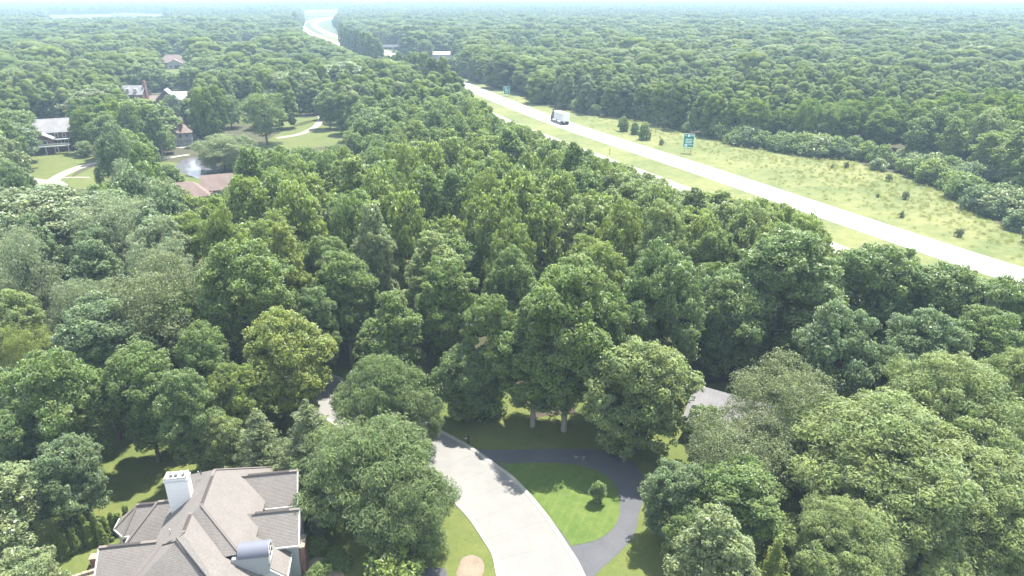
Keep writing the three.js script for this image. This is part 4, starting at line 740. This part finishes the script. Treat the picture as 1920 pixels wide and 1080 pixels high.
simpleHouse('house', 'house with a red-brown hip roof and white porch posts left of the pond', at(332, 272), 0.38, { bodies: [[0, -2, 13, 9, 5.6, 3.4, 'hip', roofBrown, whiteWall], [-5.5, 1.5, 5, 6, 5.4, 2.8, 'hip', roofBrown, redBrick]], windows: [[2, 4.0, 2.55, 1.2, 1.5], [4.5, 4.0, 2.55, 1.2, 1.5]], blocks: [['post', 0.2, 2.7, 3.6, 0.28, 5.4, 0.28, B.trim], ['post', 3.1, 2.7, 3.6, 0.28, 5.4, 0.28, B.trim], ['post', 6.2, 2.7, 3.6, 0.28, 5.4, 0.28, B.trim], ['balcony', 3.2, 2.8, 3.1, 6.8, 0.22, 1.6, B.trim], ['porch_roof', 3.2, 5.45, 3.0, 7.2, 0.2, 2.0, roofBrown]] });
simpleHouse('house', 'far house with a white gable under a brown hip roof', at(326, 128), 0.3, { bodies: [[0, -4, 22, 12, 5, 6, 'hip', roofBrown, redBrick], [2.5, 4, 13, 8, 4.2, 3.6, 'gz', roofBrown, whiteWall]], blocks: [['garage_door', 4.5, 1.6, 8.1, 5, 3.0, 0.12, darkBrick]], windows: [[-1.0, 2.2, 8.05, 1.5, 1.6]] });
simpleHouse('house', 'low house with a red-brown roof just below the pond', at(386, 376), 0.38, { bodies: [[-5.2, 1, 13, 9, 3.0, 3.6, 'hip', roofBrown, whiteWall], [5.2, -3, 11, 8.5, 3.4, 3.8, 'gx', roofBrown, whiteWall]], blocks: [['porch_wall', 2.2, 1.6, 1.6, 0.4, 3.0, 5, darkBrick]] });
simpleHouse('warehouse', 'long low building with a beige roof beside the far end of the right wood', at(828, 111), 0.05, { bodies: [[0, 0, 36, 14, 5, 2.2, 'gx', std([0.40, 0.34, 0.28], 0.9), whiteWall]] });
for (const [x, y, w, d, h] of [[120, 26, 60, 30, 12], [162, 18, 55, 30, 12], [182, 17, 50, 30, 12], [222, 32, 34, 20, 8], [246, 31, 44, 20, 8], [1100, 4, 260, 120, 30], [1130, 3, 240, 100, 28], [1155, 3, 90, 80, 32], [672, 12, 60, 40, 14]]) {
  const p = at(x, y); const b = thing('far_building', p[0], 0, p[1], 0, `tiny white flat-roofed building on the hazy skyline, at ${x < 400 ? 'left' : x < 700 ? 'the far end of the highway' : 'the top centre'}`, 'building', x < 400 ? 'white buildings on the hazy skyline at left' : x < 700 ? null : 'white buildings on the hazy skyline at the top centre');
  const g = mesh('wall', new THREE.BoxGeometry(w, h, d), B.trim, b); g.position.y = h / 2; const rf = mesh('roof', new THREE.BoxGeometry(w + 2, 1, d + 2), B.trim, b); rf.position.y = h + 0.5;
}
// ---------- highway: overpasses, truck, cars, signs, posts ----------
function overpass(x, z, turn, len, label) {
  const o = thing('overpass', x, 0, z, turn, label, 'bridge'), c = std([0.34, 0.325, 0.31], 0.9);
  mesh('deck', new THREE.BoxGeometry(len, 1.1, 10), c, o).position.y = 6.6; for (const s of [-1, 1]) { mesh('parapet', new THREE.BoxGeometry(len, 0.9, 0.35), c, o).position.set(0, 7.6, 4.85 * s); }
  for (const k of [-0.33, 0, 0.33]) mesh('pier', new THREE.BoxGeometry(1.1, 6.1, 8), c, o).position.set(k * len, 3.03, 0);
  for (const s of [-1, 1]) { const a = mesh('embankment', new THREE.CylinderGeometry(7, 15, 6.0, 20), M.grass, o); a.position.set(s * (len / 2 + 3), 3.0, 0); }
  return o;
}
{ const p = at(738, 99); overpass(p[0], p[1], 0.04, 52, 'low concrete overpass across the highway beyond the trees'); const q = at(604, 36); overpass(q[0], q[1], 0.25, 120, 'far overpass at the end of the highway in the haze'); }
function truck(x, z, dir, label, boxM) {                       // a box lorry heading along dir [dx, dz]
  const o = thing('truck', x, 0.07, z, Math.atan2(-dir[1], dir[0]), label, 'truck'), cabM = std([0.035, 0.036, 0.045], 0.4), rub = std([0.015, 0.015, 0.016], 0.9), rim = std([0.25, 0.25, 0.26], 0.4);
  const put = (n, w, h, d, px, py, pz, m, par = o, r = 0.05) => { const b = mesh(n, new RoundedBoxGeometry(w, h, d, 2, Math.min(r, w / 3, h / 3, d / 3)), m, par); b.position.set(px, py, pz); return b; };
  put('cargo_box', 7.9, 2.7, 2.5, -1.5, 2.55, 0, boxM, o, 0.04); const ribs = []; for (let k = 0; k < 11; k++) for (const s of [-1, 1]) { const g = new THREE.BoxGeometry(0.06, 2.5, 0.04); g.translate(-5.2 + k * 0.74, 2.55, s * 1.265); ribs.push(g); } mesh('box_ribs', mergeGeometries(ribs), boxM, o).userData.kind = 'stuff';
  put('chassis', 10.2, 0.28, 1.0, -0.3, 0.95, 0, B.flue); const cab = put('cab', 1.9, 2.1, 2.35, 3.6, 2.2, 0, cabM, o, 0.18); put('hood', 1.5, 1.15, 2.1, 5.1, 1.5, 0, cabM, o, 0.2); put('bumper', 0.25, 0.4, 2.3, 5.95, 0.75, 0, rim);
  put('windscreen', 0.06, 0.75, 2.0, 0.95, 0.45, 0, B.pane, cab); for (const s of [-1, 1]) put('side_window', 0.9, 0.65, 0.05, 0.2, 0.45, s * 1.165, B.pane, cab);
  put('air_deflector', 1.3, 0.8, 2.1, 3.5, 3.55, 0, cabM, o, 0.25);
  for (const [px, w] of [[4.75, 0.3], [-3.2, 0.55], [-4.45, 0.55]]) for (const s of [-1, 1]) { const t = mesh('wheel', new THREE.CylinderGeometry(0.5, 0.5, w, 20).rotateX(Math.PI / 2), rub, o); t.position.set(px, 0.5, s * 1.02); const r = mesh('rim', new THREE.CylinderGeometry(0.28, 0.28, w + 0.03, 14).rotateX(Math.PI / 2), rim, t); }
  put('rear_bumper', 0.15, 0.25, 2.3, -5.5, 0.7, 0, B.flue); for (const s of [-1, 1]) put('headlight', 0.06, 0.25, 0.35, 5.86, 1.35, s * 0.8, rim);
  return o;
}
const boxWhite = std([0.62, 0.62, 0.65], 0.5);
const along = (line, z) => { let k = 1; while (line[k][1] > z) k++; const [a, b] = [line[k - 1], line[k]], l = Math.hypot(b[0] - a[0], b[1] - a[1]); return [(b[0] - a[0]) / l, (b[1] - a[1]) / l]; };
{ const p = at(1048, 230); truck(p[0] + 0.4, p[1], along(farLine, p[1]), 'white box lorry with a dark cab driving on the highway', boxWhite).scale.setScalar(1.36); }
function car(x, z, turn, m, label) {
  const o = thing('car', x, 0.07, z, turn, label, 'car'); const prof = new THREE.Shape([[-2.2, 0.3], [-2.2, 0.85], [-1.9, 0.95], [-1.2, 1.45], [0.3, 1.45], [1.0, 0.95], [2.1, 0.8], [2.25, 0.35]].map(([a, b]) => new THREE.Vector2(a, b)));
  const g = new THREE.ExtrudeGeometry(prof, { depth: 1.6, bevelEnabled: true, bevelSize: 0.06, bevelThickness: 0.08, bevelSegments: 2 }); g.translate(0, 0, -0.8); mesh('body', g, m, o);
  const gl = new THREE.Shape([[-1.62, 1.0], [-1.1, 1.36], [0.25, 1.36], [0.78, 1.0]].map(([a, b]) => new THREE.Vector2(a, b))); const gg = new THREE.ExtrudeGeometry(gl, { depth: 1.8, bevelEnabled: false }); gg.translate(0, 0, -0.9); mesh('side_window', gg, B.pane, o);
  for (const a of [-1.35, 1.4]) for (const s of [-1, 1]) { const w = mesh('wheel', new THREE.CylinderGeometry(0.33, 0.33, 0.22, 16).rotateX(Math.PI / 2), B.flue, o); w.position.set(a, 0.33, s * 0.82); }
  return o;
}
{ const p = at(337, 272.5); car(p[0], p[1], 0.3, std([0.66, 0.66, 0.66], 0.35), 'white car parked in the shade in front of the red-brown house by the pond'); const q = at(647, 79); car(q[0], q[1], 2.2, std([0.03, 0.03, 0.035], 0.4), 'dark car far away on the highway, above the overpass'); }
// green guide signs
const signTex = (rows, seed) => {
  const w = 256, h = 320, d = new Uint8Array(w * h * 4), r = rngOf(seed), put = (x0, y0, x1, y1, c) => { for (let y = Math.round(y0); y < y1; y++) for (let x = Math.round(x0); x < x1; x++) { const o = ((h - 1 - y) * w + x) * 4; d[o] = c[0]; d[o + 1] = c[1]; d[o + 2] = c[2]; d[o + 3] = 255; } };
  put(0, 0, w, h, [225, 235, 232]); put(8, 8, w - 8, h - 8, [0, 112, 96]);
  for (const [x0, y0, x1, y1, solid] of rows) if (solid) { put(x0, y0, x1, y1, [215, 232, 235]); put(x0 + 10, y0 + 12, x1 - 10, y1 - 12, [150, 195, 205]); } else for (let x = x0; x < x1; ) { const lw = 7 + r() * 8, up = r() < 0.3 ? 6 : 0; put(x, y0 + 6 - up, x + lw * 0.45, y1, [235, 242, 242]); put(x, y0 + 6, x + lw, y0 + 13, [235, 242, 242]); if (r() < 0.6) put(x, y1 - 8, x + lw, y1, [235, 242, 242]); x += lw + 5; }
  const t = new THREE.DataTexture(d, w, h); t.colorSpace = THREE.SRGBColorSpace; t.magFilter = THREE.LinearFilter; t.minFilter = THREE.LinearMipmapLinearFilter; t.generateMipmaps = true; t.needsUpdate = true; return t;
};
function guideSign(p, turn, w, h, foot, rows, label, seed) {
  const o = thing('road_sign', p[0], 0, p[1], turn, label, 'road sign'), m = std([1, 1, 1], 0.45, { map: signTex(rows, seed) }), back = std([0.35, 0.36, 0.37], 0.5);
  const pn = mesh('panel', new RoundedBoxGeometry(w, h, 0.06, 2, 0.025), back, o); pn.position.set(0, foot + h / 2, 0); mesh('sign_face', new THREE.PlaneGeometry(w - 0.02, h - 0.02), m, pn).position.z = 0.034;
  for (const s of [-1, 1]) mesh('post', new THREE.BoxGeometry(0.14, foot + h, 0.18), std([0.20, 0.16, 0.12], 0.8), o).position.set(s * w * 0.28, (foot + h) / 2, -0.14);
  return o;
}
guideSign(at(1289, 287.5), -0.22, 4.2, 5.4, 2.4, [[40, 26, 60, 58], [100, 22, 150, 72, 1], [160, 26, 230, 56], [52, 118, 206, 152], [20, 170, 236, 174], [52, 190, 206, 222], [40, 240, 104, 300, 1], [130, 240, 220, 272]], 'green guide sign on two posts in the grass right of the highway', 5);
guideSign(at(950, 181), -0.25, 3.9, 4.8, 1.4, [[50, 40, 120, 90], [60, 130, 200, 180], [60, 220, 200, 260]], 'smaller-looking green guide sign farther along the highway, by the wood', 6);
for (const [x, y, c, l] of [[1192, 287, 'dark', 'dark marker post in the grass median, taller of two'], [1143, 290, 'dark', 'pale grey marker post in the grass median, left of the dark one']]) { const p = at(x, y), o = thing('marker_post', p[0], 0, p[1], 0, l, 'post'); mesh('post', new THREE.CylinderGeometry(0.09, 0.1, 2.0, 8), l[0] === 'd' ? B.flue : B.metal, o).position.y = 1; mesh('reflector', new RoundedBoxGeometry(0.34, 0.5, 0.06, 2, 0.02), l[0] === 'd' ? B.flue : B.metal, o).position.y = 2.1; }
{ const p = at(1363, 306), o = thing('marker_post', p[0], 0, p[1], 0, 'small orange-yellow marker in the grass right of the highway', 'marker'); const m = std([0.62, 0.38, 0.05], 0.7); mesh('post', new THREE.CylinderGeometry(0.07, 0.07, 0.9, 8), m, o).position.y = 0.45; mesh('plate', new RoundedBoxGeometry(0.5, 0.7, 0.08, 2, 0.03), m, o).position.y = 1.1; }
// mailbox at the kerb
{
  const p = at(879, 834), o = thing('mailbox', p[0], 0, p[1], 0.7, 'dark mailbox on a post in the grass beside the street', 'mailbox'), m = std([0.03, 0.028, 0.026], 0.6);
  mesh('post', new THREE.BoxGeometry(0.14, 1.45, 0.14), m, o).position.y = 0.72; mesh('arm', new THREE.BoxGeometry(0.75, 0.1, 0.1), m, o).position.set(-0.2, 1.02, 0);
  const sh = new THREE.Shape(); sh.moveTo(-0.14, 0); sh.lineTo(0.14, 0); sh.lineTo(0.14, 0.16); sh.absarc(0, 0.16, 0.14, 0, Math.PI, false); sh.closePath(); const g = new THREE.ExtrudeGeometry(sh, { depth: 0.55, bevelEnabled: false }); g.rotateY(Math.PI / 2); mesh('box', g, m, o).position.set(-0.72, 1.08, 0);
  mesh('finial', new THREE.SphereGeometry(0.1, 12, 8), m, o).position.y = 1.52;
}
// shrubs and cedars of the highway verge, thickets along the wood
{
  const r = rngOf(505);
  for (const [x, y, h] of [[1168, 246, 6], [1190, 252, 5], [1207, 262, 6.5], [1240, 272, 2.5], [1697, 374, 2.4], [1690, 408, 1.8], [1797, 444, 2.2], [1586, 315, 2.2], [1560, 316, 1.4], [1666, 340, 2.4], [1645, 370, 1.2]]) { const p = at(x, y); plant(h > 4 ? 'thicket' : 'shrub', p[0], p[1], h, h * 0.42, h > 4 ? 'dark' : 'olive', h > 4 ? 'young dark green cedar in the grass between highway and wood' : 'small dark bush dotted in the meadow right of the highway', h > 4 ? 'young cedar' : 'bush', h > 4 ? 'young cedars between highway and wood' : 'small bushes dotted in the meadow'); }
  const edge = smooth(meadowFar, 46);
  edge.forEach(([x, z], i) => { if (i < 2 || Math.hypot(x - at(950, 181)[0], z - at(950, 181)[1]) < 26) return; const h = 3.5 + r() * 4.5, ox = x + 1 + r() * 5, oz = z - r() * 4; const tint = ['mid', 'dark', 'pale', 'blue', 'mid', 'fresh'][Math.floor(r() * 6)]; plant('thicket', ox, oz, h, h * (0.55 + r() * 0.3), tint, `${WORD[tint]} thicket at the foot of the wood along the meadow`, 'thicket', `${WORD[tint]} thickets along the meadow`); });
  for (let k = 0, n = 0; k < 4000 && n < 80; k++) { const x = 78 + r() * 90, z = -(115 + r() * 200), d = lineDist(x, z, meadowFar); if (inside(x, z, meadowPoly) || d > Math.min(18, (x - 75) * 0.32) || standing.some((q) => Math.hypot(q[0] - x, q[1] - z) < 3.4) || z > -(x - 60) * 0 - 110) continue; n++; const h = 3 + r() * 4.5, tint = ['blue', 'mid', 'soft', 'fresh', 'dark', 'pale'][Math.floor(r() * 6)]; WORD.soft = 'soft green'; plant('thicket', x, z, h, h * (0.6 + r() * 0.3), tint, `${WORD[tint]} bush in the scrub belt at the right end of the meadow`, 'bush', `${WORD[tint]} bushes in the scrub belt`); }
  // tall weeds of the meadow: nobody could count them
  const L = new Leaves(808); for (let k = 0; k < 26; k++) { const d = [r() - 0.5, 0.8 + r() * 0.6, r() - 0.5], l = Math.hypot(...d); L.leaf([(r() - 0.5) * 0.9, 0.35 + r() * 0.35, (r() - 0.5) * 0.9], [r() - 0.5, 0.5, r() - 0.5], [0, 1, 0], 0.9, 0.12, [0.8 + r() * 0.4, 0.8 + r() * 0.4, 0.8], d.map((v) => v / l)); }
  const g = L.build(), list = []; TINT.straw = [0.17, 0.19, 0.062];
  for (let k = 0; k < 30000 && list.length < 7000; k++) { const D = 110 + r() * 360, x = (r() * 2 - 1) * D * 0.8, e = inside(x, -D, meadowPoly); if (!e) continue; const near = lineDist(x, -D, farLine); if (near < 9 || r() > Math.min(1, (near - 6) / 30)) continue; list.push({ x, z: -D, h: 0.4 + r() * r() * 1.5 * Math.min(1, near / 40), rad: 0.7 + r() * 0.9, gh: 1, gr: 1, tint: r() < 0.75 ? 'straw' : r() < 0.6 ? 'fresh' : 'olive' }); }
  const t = thing('meadow_weeds', 0, 0, 0, 0); t.userData.kind = 'stuff'; instanced('weeds', g, list, t, leafAny);
}
// red-leaved bush before the low house below the pond, dead spray on the big dark tree
{ const p = at(343, 392); plant('thicket', p[0], p[1], 5.5, 3.0, 'rust', 'dark red-leaved bush in front of the low red-brown roof', 'bush', null); }
renderer.render(scene, camera);
